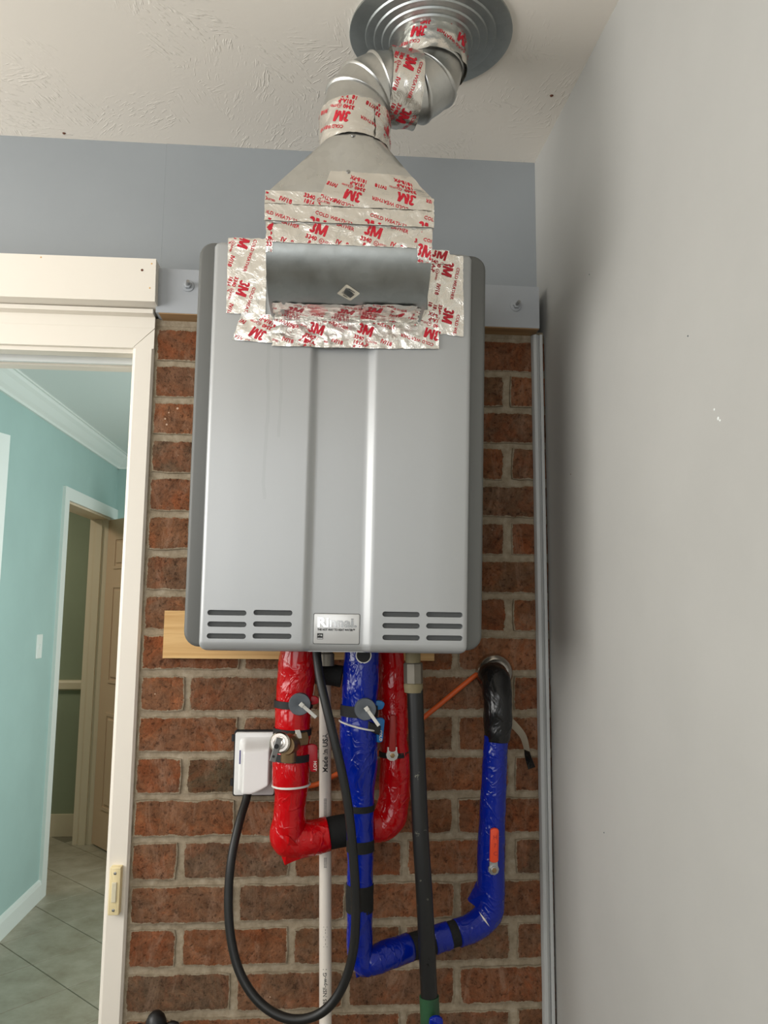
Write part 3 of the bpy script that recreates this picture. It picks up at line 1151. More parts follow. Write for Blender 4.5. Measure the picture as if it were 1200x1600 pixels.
xs = [-CW, -CW + .0006, -CW + .0016, -CW + .003, -CW + .005, -CW + .008, -0.15, -0.09, -0.0535] + [-0.0515 + 0.0014 * i for i in range(11)] + \
     [-0.034, -0.02, 0.0, 0.02, 0.038] + [0.0415 + 0.0016 * i for i in range(11)] + [0.06, 0.10, 0.15, CW - .008, CW - .005, CW - .003, CW - .0016, CW - .0006, CW]
zl = [(-0.0080, 0.0150), (-0.0079, 0.0125), (-0.0072, 0.0095), (-0.0050, 0.0055), (-0.0015, 0.0022), (0.0030, 0.0004), (0.0070, 0.0), (0.06, 0.0),
      (0.30, 0.0), (0.638, 0.0), (0.643, 0.002), (0.6465, 0.006), (0.6475, 0.012)]
mb = MB()
nx = len(xs)
vs = []
for z, dy in zl:
    for x in xs:
        y = cov_y(x)
        zz = z
        k = 0.012
        # bottom corners rounded
        e = (z + 0.008) if z < 0.3 else (0.6475 - z)
        if e < k:
            lim = CW - k + math.sqrt(max(0.0, k * k - (k - e) ** 2))
            b_ = CW - 0.02
            if abs(x) > b_:
                x = math.copysign(b_ + (abs(x) - b_) * (lim - b_) / 0.02, x)
        vs.append((x, min(0.016, max(y, 0) + dy), zz))
fs = []
for j in range(len(zl) - 1):
    for i in range(nx - 1):
        fs.append((j * nx + i, j * nx + i + 1, (j + 1) * nx + i + 1, (j + 1) * nx + i))
n0 = len(vs)
nzl = len(zl)
loop = [i for i in range(nx)] + [j * nx + nx - 1 for j in range(1, nzl)] + [(nzl - 1) * nx + i for i in range(nx - 2, -1, -1)] + [j * nx for j in range(nzl - 2, 0, -1)]
back = []
for i in loop:
    back.append(len(vs))
    vs.append((vs[i][0], 0.020, vs[i][2]))
for a in range(len(loop)):
    b = (a + 1) % len(loop)
    fs.append((loop[b], loop[a], back[a], back[b]))
fs.append(tuple(back))
mb.add(vs, fs)
cover = mb.build('front_cover', M_SILVER, heater, smooth=True, local=True, angle=50)
slots = []
for a, b in (((-0.1982, 0.0000, 0.0509), (-0.1383, -0.0000, 0.0520)), ((-0.1975, 0.0000, 0.0332), (-0.1377, 0.0000, 0.0342)), ((-0.1978, -0.0000, 0.0151), (-0.1380, 0.0000, 0.0160)),
             ((-0.1275, 0.0000, 0.0522), (-0.0671, 0.0000, 0.0532)), ((-0.1274, -0.0000, 0.0344), (-0.0675, -0.0000, 0.0353)), ((-0.1277, -0.0000, 0.0161), (-0.0674, -0.0000, 0.0170)),
             ((0.0739, -0.0000, 0.0531), (0.1332, -0.0000, 0.0542)), ((0.0743, -0.0000, 0.0352), (0.1336, -0.0000, 0.0361)), ((0.0747, -0.0000, 0.0167), (0.1339, 0.0000, 0.0176)),
             ((0.1434, -0.0000, 0.0538), (0.2018, -0.0000, 0.0548)), ((0.1437, 0.0000, 0.0358), (0.2020, -0.0000, 0.0367)), ((0.1441, -0.0000, 0.0172), (0.2022, -0.0000, 0.0181))):
    slots.append((a[0], b[0], (a[2] + b[2]) / 2))
cut = MB()
for a, b, z in slots:
    o = rrect(a, b, z - .0041, z + .0041, .0040, 6)
    cut.prism(o, lambda p, q_, d: (p, d, q_), -0.01, 0.0065)
co = cut.build('cutter', M_SLOT, None, origin=(0, 0, 0))
md = cover.modifiers.new('slots', 'BOOLEAN')
md.object = co
md.operation = 'DIFFERENCE'
md.solver = 'EXACT'
co.matrix_world = Matrix.Identity(4)
# evaluate in local space: temporarily unparented
cover.parent = None
bpy.context.view_layer.update()
dg = bpy.context.evaluated_depsgraph_get()
me2 = bpy.data.meshes.new_from_object(cover.evaluated_get(dg))
cover.modifiers.clear()
cover.data = me2
me2.name = 'front_cover'
while len(me2.materials) > 1:
    me2.materials.pop(index=len(me2.materials) - 1)
me2.polygons.foreach_set('material_index', [0] * len(me2.polygons))
me2.polygons.foreach_set('use_smooth', [True] * len(me2.polygons))
me2.set_sharp_from_angle(angle=math.radians(35))
cover.parent = heater
bpy.data.objects.remove(co)
for a, b, z in slots:
    mb = MB()
    bevelled_slab(mb, rrect(a + .0006, b - .0006, z - .0037, z + .0037, .0036, 5), 0.0042, 0.0064, 0.0006, 1)
    mb.build('vent_slot', M_SLOT, cover, local=True)
# badge
b0, b1 = (-0.0345, 0.0080, 0.0054), (0.0425, 0.0080, 0.0522)
bx0, bx1, bz0, bz1 = b0[0] + .001, b1[0] - .004, b0[2], b1[2]
mb = MB()
bevelled_slab(mb, rrect(bx0 - .0008, bx1 + .0008, bz0 - .0008, bz1 + .0008, 0.0028, 4), 0.0082, 0.0100, 0.0002, 1)
mb.build('badge_surround', M_SLOT, cover, local=True)
mb = MB()
bevelled_slab(mb, rrect(bx0, bx1, bz0, bz1, 0.0024, 4), 0.0072, 0.0100, 0.0008, 2)
badge = mb.build('badge', M_BADGE, heater, smooth=True, local=True)
OFF[badge] = Vector((0, 0, 0))
mb = MB()
bw_ = bx1 - bx0
vs, fs = text_mesh('Rinnai.', 0.0205, 0.0007)
tx0, tx1 = min(v[0] for v in vs), max(v[0] for v in vs)
k = bw_ * 0.86 / (tx1 - tx0)
nv_ = len(vs)
for d in (0,):
    mb.add([(bx0 + bw_ * .08 + (a - tx0) * k, 0.0066, bz0 + 0.0268 + b) for a, b in vs], fs)
mb.build('raised_lettering', M_CHROMELET, badge, local=True, recalc=False)
mb = MB()
vs, fs = text_mesh('THE HOT WAY TO HEAT WATER\u2122', 0.0044, 0.00018)
tx0, tx1 = min(v[0] for v in vs), max(v[0] for v in vs)
k = bw_ * 0.82 / (tx1 - tx0)
mb.add([(bx0 + bw_ * .08 + (a - tx0) * k, 0.0069, bz0 + 0.0205 + b * 1.05) for a, b in vs], fs)
mb.build('slogan', M_INK, badge, local=True, recalc=False)
mb = MB()
ex0, ez0 = bx0 + bw_ * .08, bz0 + 0.0070
mb.box(ex0, ex0 + .0092, 0.0068, 0.0073, ez0, ez0 + .0092)
mb.build('efficiency_mark', M_INK, badge, local=True)
mb = MB()
arc = [(ex0 + .001 + .0011 * i, ez0 + .0046 + .0016 * math.sin(i * .55)) for i in range(7)]
for (a, b), (c, d) in zip(arc, arc[1:]):
    mb.add([(a, .0067, b), (c, .0067, d), (c, .0067, d + .0008), (a, .0067, b + .0008)], [(0, 1, 2, 3)])
mb.add([(ex0 + .0056, .0067, ez0 + .0048), (ex0 + .0082, .0067, ez0 + .0056), (ex0 + .0066, .0067, ez0 + .0078)], [(0, 1, 2)])
mb.add([(ex0 + .0006, .0067, ez0 + .0008), (ex0 + .0086, .0067, ez0 + .0008), (ex0 + .0086, .0067, ez0 + .0020), (ex0 + .0006, .0067, ez0 + .0020)], [(0, 1, 2, 3)])
mb.build('mark_swoosh', M_BADGE, badge, local=True, recalc=False)
# underside fittings
MB().box(-0.20, 0.20, 0.03, 0.20, -0.004, -0.0028).build('base_plate', M_SLOT, heater, local=True)
p = (-0.0888, 0.0000, -0.0109)

# ------------------------------------------------------------------ exhaust duct: boot, elbows, tape
XB0, XB1 = -0.0962, 0.1440
ZB, YF, YB = 1.912, -0.430, -0.305
ZQ, ZBOX = 1.978, 2.046
duct = thing('exhaust_duct', (0.024, -0.36, ZB), 'galvanised exhaust duct with red printed foil tape above the water heater', 'duct')

front = []            # profile of the outer face, from the mouth at the heater out and up: (y, z)
front += [(-0.2875, ZB), (-0.30, ZB), (-0.32, ZB), (-0.345, ZB)]
for i in range(1, 15):
    a = math.pi / 2 * i / 14
    front.append((-0.345 - 0.085 * math.sin(a), ZB + 0.066 * (1 - math.cos(a))))
front += [(YF, 1.99), (YF, 2.004)]
mb = MB()
pr_ = front + [(YB, 2.004), (YB, 2.0)]
pr_ += [(-0.2965, 1.985), (-0.2935, 1.95)]
mb.prism(pr_, lambda a, b, d: (d, a, b), XB0, XB1)
mb.build('curved_boot', M_GALVD, duct, smooth=True, angle=30)
mb = MB()
mb.box(XB0 - .002, XB1 + .002, YF - .0035, YB + .001, 2.000, ZBOX)
mb.build('square_collar', M_GALV, duct)
# mouth flange
mb = MB().box(XB0 - .004, XB1 + .004, -0.2965, -0.2895, ZB - 0.005, ZB)
mb.build('mouth_flange', M_FOIL, duct)

# transition from rectangle to round
TC = Vector((0.030, -0.372, 0))
TR, TZ = 0.0515, 2.153


def trans(a, t):
    """a in [0,4): perimeter from front-left corner, t 0 bottom .. 1 top"""
    s = int(a) % 4
    f = a - int(a)
    cor = [(XB0, YF), (XB1, YF), (XB1, YB), (XB0, YB)]
    p, q = cor[s], cor[(s + 1) % 4]
    rx, ry = p[0] + (q[0] - p[0]) * f, p[1] + (q[1] - p[1]) * f
    an = math.radians(225 + 90 * a)
    cx_, cy_ = TC.x + TR * math.cos(an), TC.y + TR * math.sin(an)
    e = t
    return Vector((rx + (cx_ - rx) * e, ry + (cy_ - ry) * e, ZBOX + (TZ - ZBOX) * t))


mb = MB()
NA, NT = 64, 12
vs = [trans(4 * i / NA, j / NT) for j in range(NT + 1) for i in range(NA)]
fs = [(j * NA + i, j * NA + (i + 1) % NA, (j + 1) * NA + (i + 1) % NA, (j + 1) * NA + i) for j in range(NT) for i in range(NA)]
mb.add(vs, fs)
mb.build('transition', M_GALV, duct, smooth=True, angle=50)
for z_, t in ((0, .36), (0, .93)):
    p = trans(0.47, t)
    MB().lathe([(0.0034, 0), (0.0030, 0.0016), (0.001, 0.0018)], p, (0, -1, 0.35), 10).build('rivet', M_STEEL, duct)

# elbows
R_ = 0.0515
ZH = 2.273
cpath = [(Vector((TC.x, TC.y, TZ - .002)), Vector((0, 0, 1)))]
ra = 0.062
dy = (-0.337 - TC.y)
for i in range(0, 5):
    a = math.pi / 2 * i / 4
    cpath.append((Vector((TC.x + ra * (1 - math.cos(a)), TC.y + dy * 0.35 * i / 4, ZH - ra + ra * math.sin(a))), Vector((math.sin(a), 0.10 * math.sin(a), math.cos(a)))))
x1_ = 0.156 - 0.056
cpath.append((Vector((x1_, TC.y + dy * 0.5, ZH)), Vector((1, 0.12, 0))))
for i in range(1, 4):
    a = math.pi / 2 * i / 3
    cpath.append((Vector((x1_ + 0.056 * math.sin(a), TC.y + dy * (0.5 + 0.5 * i / 3), ZH + 0.056 * (1 - math.cos(a)))), Vector((math.cos(a), 0.1 * math.cos(a), math.sin(a)))))
cpath.append((Vector((0.156, -0.337, 2.392)), Vector((0, 0, 1))))


def ring(c, d, r, seg=40):
    d = d.normalized()
    ny_ = Vector((0, 1, 0))
    ny_ = (ny_ - d * ny_.dot(d)).normalized()
    nx_ = ny_.cross(d)
    return [c + (nx_ * math.cos(2 * math.pi * k / seg) + ny_ * math.sin(2 * math.pi * k / seg)) * r for k in range(seg)]


for i in range(len(cpath) - 1):
    (c0, d0), (c1, d1) = cpath[i], cpath[i + 1]
    if (c1 - c0).length < 0.002:
        continue
    gm = MB()
    rr = []
    S_ = 40
    # bead at the far end
    steps = ((0.0, 0.0008), (0.04, 0.0), (0.5, 0.0), (0.86, 0.0), (0.90, 0.0022), (0.95, 0.0030), (1.0, 0.0022), (1.0, 0.0))
    for t, b in steps:
        rr.append(ring(c0.lerp(c1, t), d0.lerp(d1, t), R_ + b, S_))
    vs = [p for r in rr for p in r]
    fs = [(j * S_ + k, j * S_ + (k + 1) % S_, (j + 1) * S_ + (k + 1) % S_, (j + 1) * S_ + k) for j in range(len(rr) - 1) for k in range(S_)]
    gm.add(vs, fs)
    gm.build('pipe_collar' if i == 0 else 'elbow_gore', M_GALV, duct, smooth=True, angle=40)

# --- foil tape on the heater face around the boot (each laid on the tilted front plane)


def plane_patch(P00, P10, P01):
    """u from P00 to P10, v from P00 to P01"""
    a, b, c = Vector(P00), Vector(P10), Vector(P01)
    L, W = (b - a).length, (c - a).length
    eu, ev = (b - a) / L, (c - a) / W
    return (lambda u, v: a + eu * u + ev * v), L, W


def warp(S, L, W, du_=0.0, dv_=0.0, sag=0.0):
    """slightly skewed strip"""
    return lambda u, v: S(u, v) + (S(u, min(W, v + .001)) - S(u, v)) * 1000 * 0 + Vector((du_ * (v / W - .5), 0, dv_ * (u / L - .5)))


# left: one wide strip running vertically (length along z)
S, L, W = plane_patch((-0.1059, -0.2899, 1.9159), (-0.1059, -0.2958, 2.0421), (-0.1689, -0.2899, 1.9156))
tape(duct, S, L, W, v0=0.022, ph=-0.01, flip=True, seed=1, ang=-17)
S, L, W = plane_patch((-0.1585, -0.2887, 1.8729), (0.0027, -0.2883, 1.8638), (-0.1435, -0.2908, 1.9184))
tape(duct, S, L, W, v0=0.030, ph=0.03, flip=True, seed=2, amp=.0011)
S, L, W = plane_patch((-0.0954, -0.2889, 1.8644), (0.1082, -0.2891, 1.8662), (-0.0945, -0.2911, 1.9105))
tape(duct, S, L, W, v0=0.026, ph=0.055, seed=3, amp=.0012)
S, L, W = plane_patch((0.0978, -0.2895, 1.8667), (0.1750, -0.2896, 1.8683), (0.0970, -0.2925, 1.9314))
tape(duct, S, L, W, v0=0.036, ph=-.004, flip=True, seed=4, amp=.0011)
S, L, W = plane_patch((0.2146, -0.2952, 2.0272), (0.2141, -0.2892, 1.8969), (0.1593, -0.2953, 2.0292))
S2 = lambda u, v, S=S: S(u, v)
tape(duct, lambda u, v, S=S, L=L, W=W: S(u, W - v) if False else S(u, v), L, W, v0=0.026, ph=0.005, flip=False, seed=5, ang=-10) if False else None
S, L, W = plane_patch((0.1604, -0.2890, 1.8950), (0.1593, -0.2954, 2.0313), (0.1080, -0.2889, 1.8931))
S, L, W = plane_patch((0.2135, -0.2956, 2.0348), (0.2141, -0.2892, 1.8969), (0.2637, -0.2957, 2.0370))
# right strip: length runs down the face, print reads downwards
S, L, W = plane_patch((0.1551, -0.2954, 2.0311), (0.1562, -0.2890, 1.8948), (0.2146, -0.2952, 2.0272))
tape(duct, S, L, W, v0=0.028, ph=0.01, seed=5, ang=-12)
S, L, W = plane_patch((0.1551, -0.2956, 2.0111), (0.1932, -0.2956, 2.0106), (0.1549, -0.2967, 2.0349))
tape(duct, S, L, W, v0=0.013, ph=0.004, seed=6)

# cumulative length along the boot's front profile
acc = [0.0]
for (y0, z0), (y1, z1) in zip(front, front[1:]):
    acc.append(acc[-1] + math.hypot(y1 - y0, z1 - z0))


def prof_at(s):
    s = max(0.0, min(acc[-1], s))
    for i in range(len(acc) - 1):
        if s <= acc[i + 1]:
            t = (s - acc[i]) / (acc[i + 1] - acc[i])
            return front[i][0] + (front[i + 1][0] - front[i][0]) * t, front[i][1] + (front[i + 1][1] - front[i][1]) * t
    return front[-1]


def boot_patch(x0, x1, s0, s1):
    def S(u, v):
        y, z = prof_at(s0 + v)
        return Vector((x0 + u, y, z))
    return S, x1 - x0, s1 - s0


# under the lip and just around it
S, L, W = boot_patch(XB0 + .004, XB1 - .004, 0.004, 0.066)
tape(duct, S, L, W, v0=0.034, ph=0.02, seed=7, amp=.0010, ragged=.003)
S, L, W = boot_patch(0.045, 0.132, 0.008, 0.074)
tape(duct, S, L, W, v0=0.042, ph=0.005, seed=8, amp=.0012, lift=.0018, ragged=.004)
# upper boot: strip below the square collar
S, L, W = boot_patch(XB0 - .0005, XB1 + .0005, acc[-1] - 0.034, acc[-1])
tape(duct, S, L, W, v0=0.0185, ph=0.060, seed=9)
S, L, W = boot_patch(XB1 - .022, XB1 + .0005, acc[-1] - 0.054, acc[-1] - .002)
tape(duct, S, L, W, v0=0.012, ph=-.004, seed=10, lift=.0014)
S, L, W = boot_patch(XB0 - .0005, XB0 + .010, acc[-1] - 0.048, acc[-1] - .004)
tape(duct, S, L, W, v0=0.018, ph=0.002, ang=0, seed=11, lift=.0014)
# square collar
YC = YF - .0037
S, L, W = plane_patch((XB0 - .003, YC, 2.0005), (XB1 + .003, YC, 2.0005), (XB0 - .003, YC, ZBOX))
tape(duct, S, L, W, v0=-0.006, ph=0.060, seed=12, amp=.0006)
S, L, W = plane_patch((XB0 - .003, YC - .001, 2.026), (XB0 + .11, YC - .001, 2.026), (XB0 - .003, YC - .001, ZBOX))
tape(duct, S, L, W, v0=0.022, ph=-.02, seed=13, amp=.0006)
# straddling the fold from collar to transition


def fold(u0, u1, zc, tt):
    def S(u, v):
        a = (u0 + (u1 - u0) * (u / Lf))
        if v < zc:
            x = XB0 + (XB1 - XB0) * a
            return Vector((x, YC - .0012, ZBOX - zc + v))
        t = (v - zc) / (TZ - ZBOX) * 0.93
        p = trans(a, t)
        return p + Vector((0, -.0042 * max(0, 1 - t * 6), 0))
    return S


Lf = (XB1 - XB0) * (1.0 - 0.325)
tape(duct, fold(0.325, 1.0, 0.020, 1), Lf, 0.062, v0=0.040, ph=0.022, flip=True, seed=14, amp=.0007)


def around(c, axis, r, x0=0.0):
    axis = Vector(axis).normalized()
    ref = Vector((0, -1, 0))
    e1 = (ref - axis * ref.dot(axis)).normalized()
    e2 = axis.cross(e1)
    c = Vector(c)

    def S(u, v):
        a = (u + x0) / r
        return c + axis * v + (e1 * math.cos(a) + e2 * math.sin(a)) * r
    return S


# round collar, fully wrapped (two strips so that a seam shows)
S = around((TC.x, TC.y, TZ - .004), (0, 0, 1), R_ + .0016, -0.17)
tape(duct, S, 0.30, 0.060, v0=0.028, ph=0.135, flip=True, seed=15, amp=.0009)
S = around((TC.x, TC.y, TZ - .006), (0, 0, 1), R_ + .0028, 0.030)
tape(duct, S, 0.10, 0.058, v0=0.026, ph=0.015, flip=True, seed=16, amp=.0014)
# horizontal middle pipe
S = around((TC.x + ra - .012, TC.y + dy * .36, ZH), (1, 0.12, 0), R_ + .0042, -0.12)
tape(duct, S, 0.24, 0.050, v0=0.022, ph=0.02, seed=17, amp=.0014)
# pipe under the flange
S = around((0.156, -0.337, 2.322), (0.02, 0, 1), R_ + .0040, -0.16)
tape(duct, S, 0.335, 0.060, v0=0.026, ph=0.03, flip=True, seed=18, amp=.0018)

# barcode sticker on the curved boot
sx, ss = 0.0245, acc[3] + 0.038


def stick(a, b, lift):
    y, z = prof_at(ss + b)
    y2, z2 = prof_at(ss + b + .001)
    t = Vector((0, y2 - y, z2 - z)).normalized()
    n_ = Vector((1, 0, 0)).cross(t)
    if n_.y > 0:
        n_ = -n_
    return Vector((sx + a, y, z)) + n_ * lift


mb = MB()
c45, s45 = math.cos(math.radians(-38)), math.sin(math.radians(-38))


def rot(a, b):
    return a * c45 - b * s45, a * s45 + b * c45


out = rrect(-.0132, .0132, -.0115, .0115, .002, 3)
vs = [stick(*rot(a, b), 0.0008) for a, b in out]
mb.add(vs, [tuple(range(len(vs)))])
stk = mb.build('barcode_sticker', M_STICK, duct, recalc=False)
stk['label'] = 'small white barcode sticker'
mb = MB()
rs = random.Random(4)
x = -.0085
while x < .0075:
    w = rs.choice((.0004, .0007, .0011))
    q = [rot(x, -.006), rot(x + w, -.006), rot(x + w, .0045), rot(x, .0045)]
    mb.add([stick(a, b, .0011) for a, b in q], [(0, 1, 2, 3)])
    x += w + rs.choice((.0005, .0008, .0011))
for yy, a, b in ((.0068, -.006, .006), (-.0085, -.004, .004)):
    q = [rot(a, yy), rot(b, yy), rot(b, yy + .0012), rot(a, yy + .0012)]
    mb.add([stick(m_, n_, .0011) for m_, n_ in q], [(0, 1, 2, 3)])
mb.build('barcode', M_INK, stk, recalc=False)

# ------------------------------------------------------------------ ceiling flange
fc = Vector((0.154, -0.337, 0))
fc.z = ceil_z(fc.y)
fl_ = MB()
pf = [(0.133, 0.000), (0.1335, 0.0045), (0.131, 0.0052), (0.108, 0.0056), (0.1065, 0.0085), (0.104, 0.0090), (0.094, 0.0090), (0.0925, 0.0118), (0.090, 0.0122),
      (0.081, 0.0122), (0.0795, 0.0150), (0.077, 0.0154), (0.069, 0.0154), (0.0675, 0.0185), (0.065, 0.0190), (0.0535, 0.0190)]
fl_.lathe(pf, fc, (0, 0.055, -1), 64, caps=False)
finish(fl_.build('ceiling_flange', M_GALVD, smooth=True, angle=30), 'round ribbed grey metal flange on the ceiling around the duct', 'flange')

# ------------------------------------------------------------------ pipes


def tpath(pts, n=6):
    """control points (x, y, z, r) -> smooth path and radii"""
    out = catmull([Vector(p) for p in pts], n)
    return [Vector(p[:3]) for p in out], [p[3] for p in out]


def pp(p, r):
    return (p[0], p[1], p[2], r)


# red insulated hot pipe: down, across, and up again behind
red = thing('red_wrapped_pipe', (-0.0554, -0.1100, 1.0387), 'hot water pipe wrapped in shiny red plastic, bent in a U', 'pipe')
P, Rr = tpath([pp((-0.0464, -0.1250, 1.3808), .031), pp((-0.0490, -0.1250, 1.3501), .032), pp((-0.0513, -0.1250, 1.3067), .031), pp((-0.0538, -0.1250, 1.2744), .031), pp((-0.0542, -0.1250, 1.2423), .0305),
               pp((-0.0544, -0.1250, 1.2050), .030), pp((-0.0547, -0.1250, 1.1733), .032), pp((-0.0543, -0.1230, 1.1550), .031), pp((-0.0540, -0.1220, 1.1411), .0275), pp((-0.0556, -0.1200, 1.1124), .0265), pp((-0.0571, -0.1180, 1.0826), .029),
               pp((-0.0589, -0.1160, 1.0624), .0295), pp((-0.0460, -0.1120, 1.0569), .0300), pp((-0.0255, -0.1080, 1.0586), .0295), pp((-0.0038, -0.1020, 1.0619), .0285), pp((0.0104, -0.1000, 1.0643), .028)])
MB().tube(P, Rr, 28, 0.0022, 34).build('red_wrap', M_REDW, red, smooth=True, angle=None)
P, Rr = tpath([pp((0.0082, -0.1000, 1.0633), .0265), pp((0.0270, -0.0960, 1.0662), .0265), pp((0.0626, -0.0900, 1.0695), .0265)])
MB().tube(P, Rr, 24, 0.0005, 60).build('foam_sleeve', M_FOAM, red, smooth=True, angle=None)
P, Rr = tpath([pp((0.0830, -0.0850, 1.0711), .0265), pp((0.1047, -0.0800, 1.0727), .028), pp((0.1195, -0.0770, 1.0858), .0285), pp((0.1252, -0.0750, 1.1103), .028), pp((0.1273, -0.0750, 1.1399), .028),
               pp((0.1270, -0.0750, 1.1785), .027), pp((0.1245, -0.0750, 1.2118), .0255), pp((0.1230, -0.0750, 1.2565), .0265), pp((0.1215, -0.0750, 1.3016), .0255), pp((0.1198, -0.0770, 1.3415), .024), pp((0.1170, -0.0800, 1.3793), .024)])
MB().tube(P, Rr, 28, 0.0022, 34).build('red_wrap', M_REDW, red, smooth=True, angle=None)
# loose flap of wrap under the bend
a, b, c, d = Vector((-0.0853, -0.1300, 1.0800)), Vector((-0.0615, -0.1300, 1.0224)), Vector((-0.0224, -0.1280, 1.0375)), Vector((-0.0542, -0.1520, 1.0736))
fl2 = MB()
fl2.add([a, b, c, d, a + Vector((0, .02, 0)), b + Vector((0, .004, .004)), c + Vector((0, .02, 0))], [(0, 1, 3), (1, 2, 3), (0, 4, 5, 1), (1, 5, 6, 2), (4, 0, 3), (2, 6, 3), (4, 3, 6), (4, 6, 5)])
fl2.build('wrap_flap', M_REDW, red, smooth=True)


def band(parent, pts, r, mat, name='tape_band', seg=24):
    MB().tube([Vector(p) for p in pts], r, seg, 0.0004, 60).build(name, mat, parent, smooth=True, angle=40)


band(red, [(-0.0531, -0.1250, 1.2916), (-0.0534, -0.1250, 1.2798)], .0335, M_GASKET, 'valve_gap')
band(red, [(-0.0542, -0.1250, 1.2455), (-0.0545, -0.1250, 1.2348)], .0328, M_GASKET, 'valve_gap')
band(red, [(-0.0543, -0.1250, 1.2040), (-0.0546, -0.1250, 1.1923)], .0330, M_GASKET, 'valve_gap')
band(red, [(-0.0543, -0.1230, 1.1529), (-0.0542, -0.1230, 1.1497)], .0330, M_ZIP, 'zip_tie')
band(red, [(0.1251, -0.0750, 1.1974), (0.1252, -0.0750, 1.1885)], .0275, M_GASKET, 'valve_gap')


def capdisc(parent, p, r, name='service_cap'):
    c = MB().lathe([(r, 0.0), (r, 0.010), (r * .96, 0.0118), (r * .3, 0.012), (r * .22, 0.0112)], p, (0.05, -1, -0.02), 28).build(name, M_CAP, parent, smooth=True, angle=35)
    return c


def ziptail(parent, p0, p1, w=0.0028):
    p0, p1 = Vector(p0), Vector(p1)
    d = (p1 - p0).normalized()
    s_ = d.cross(Vector((0, 1, 0))).normalized()
    mb = MB()
    mid = p0.lerp(p1, .5)
    mb.frame_box(mid, d * (p1 - p0).length / 2, s_ * w, (0, -.0009, 0), .0003)
    mb.frame_box(p0 + d * .002, d * .0035, s_ * w * 1.3, (0, -.0022, 0), .0006)
    return mb.build('zip_tie', M_ZIP, parent)


cap = capdisc(red, (-0.0423, -0.1500, 1.2892), 0.0185)
ziptail(red, (-0.0397, -0.1660, 1.2901), (-0.0137, -0.1600, 1.2674))
# relief valve
rv = MB()
c0 = Vector((-0.0622, -0.1520, 1.2255))
rv.lathe([(0.013, -.02), (0.0165, -.012), (0.0165, .016), (0.0145, .020), (0.0145, .024)], (c0.x + .006, -.160, c0.z), (-.25, -1, .02), 20)
rv.tube([(c0.x + .004, -.155, c0.z), (c0.x + .004, -.152, c0.z - .030)], .0135, 18)
rv.tube([(c0.x + .004, -.157, c0.z + .004), (c0.x + .030, -.142, c0.z + .006)], .0135, 8)
rvo = rv.build('relief_valve', M_BRASS, red, smooth=True, angle=35)
rvo['label'] = 'brass relief valve body'
dc = Vector(((-0.0710, -0.1850, 1.2312)))
MB().lathe([(0.0168, 0.0), (0.0172, 0.004), (0.0150, 0.0062), (0.0145, 0.0056), (0.0105, 0.0056), (0.0100, 0.0066), (0.0065, 0.0068), (0.006, 0.010), (0.002, 0.0105)], dc, (-.18, -1, .05), 28).build('valve_cap', M_CHROME, rvo, smooth=True, angle=30)
lv0, lv1 = Vector((-0.0726, -0.1970, 1.2402)), Vector((-0.0832, -0.1920, 1.2022))
ld = (lv1 - lv0).normalized()
ls = ld.cross(Vector((0, 1, 0))).normalized()
mb = MB()
mb.frame_box(lv0.lerp(lv1, .5), ld * (lv1 - lv0).length / 2, ls * .0042, (0, -.0010, 0), .0006)
mb.frame_box(lv0.lerp(lv1, .5) + ls * .0042 + Vector((0, .003, 0)), ld * (lv1 - lv0).length / 2, ls * .0008, (0, -.004, 0))
mb.build('test_lever', M_STEEL, rvo)
MB().lathe([(0.004, 0.0), (0.004, 0.0012)], lv0.lerp(lv1, .35) + Vector((0, -.0012, 0)), (0, -1, 0), 12).build('pivot_pin', M_GASKET, rvo)
MB().lathe([(0.0022, 0.0), (0.0022, 0.0006)], lv0.lerp(lv1, .78) + Vector((0, -.0012, 0)), (0, -1, 0), 12).build('lever_hole', M_GASKET, rvo)
MB().lathe([(0.0145, 0.0), (0.0145, 0.008)], Vector((-0.0507, -0.1500, 1.2335)), (1, 0.5, .1), 20).build('white_gasket', M_ZIP, rvo, smooth=True)
# isolation valve levers of the hot side


def lever(parent, p_top, p_bot, wtop, wbot, y, mat, name='valve_lever'):
    a, b = Vector(p_top), Vector(p_bot)
    mb = MB()
    o = []
    n = 6
    w0, w1 = wtop / 2, wbot / 2
    for i in range(n + 1):
        t = math.pi * i / n
        o.append((a.x + w0 * math.cos(t), a.z - w0 * .6 + w0 * .6 * math.sin(t)))
    for i in range(n + 1):
        t = math.pi + math.pi * i / n
        o.append((b.x + w1 * math.cos(t), b.z + w1 * .5 + w1 * .5 * math.sin(t)))
    bevelled_slab(mb, o, y, y + .006, .0015, 2)
    return mb.build(name, mat, parent, smooth=True, angle=45)


lever(red, (-0.0202, -0.1350, 1.3003), (-0.0199, -0.1350, 1.2853), .020, .020, -.138, M_REDL)
MB().tube([(-0.0322, -0.1300, 1.2922), (-0.0168, -0.1300, 1.2922)], .006, 12).build('lever_stem', M_BRASS, red, smooth=True)
l_ = lever(red, (-0.0207, -0.1350, 1.2204), (-0.0165, -0.1350, 1.1741), .020, .013, -.138, M_REDL)
l_['label'] = 'red plastic tee handle'
mb = MB()
for i in range(3):
    a = Vector((-0.0168, -0.1400, 1.1897)) + Vector((0, 0, -.0055 * i))
    flat_text(mb, 'HOT'[i], 0.0075, (a.x, -.1386, a.z), (0, 0, -1), (1, 0, 0), .0002, True)
mb.build('embossed_lettering', M_PVC, l_, recalc=False)
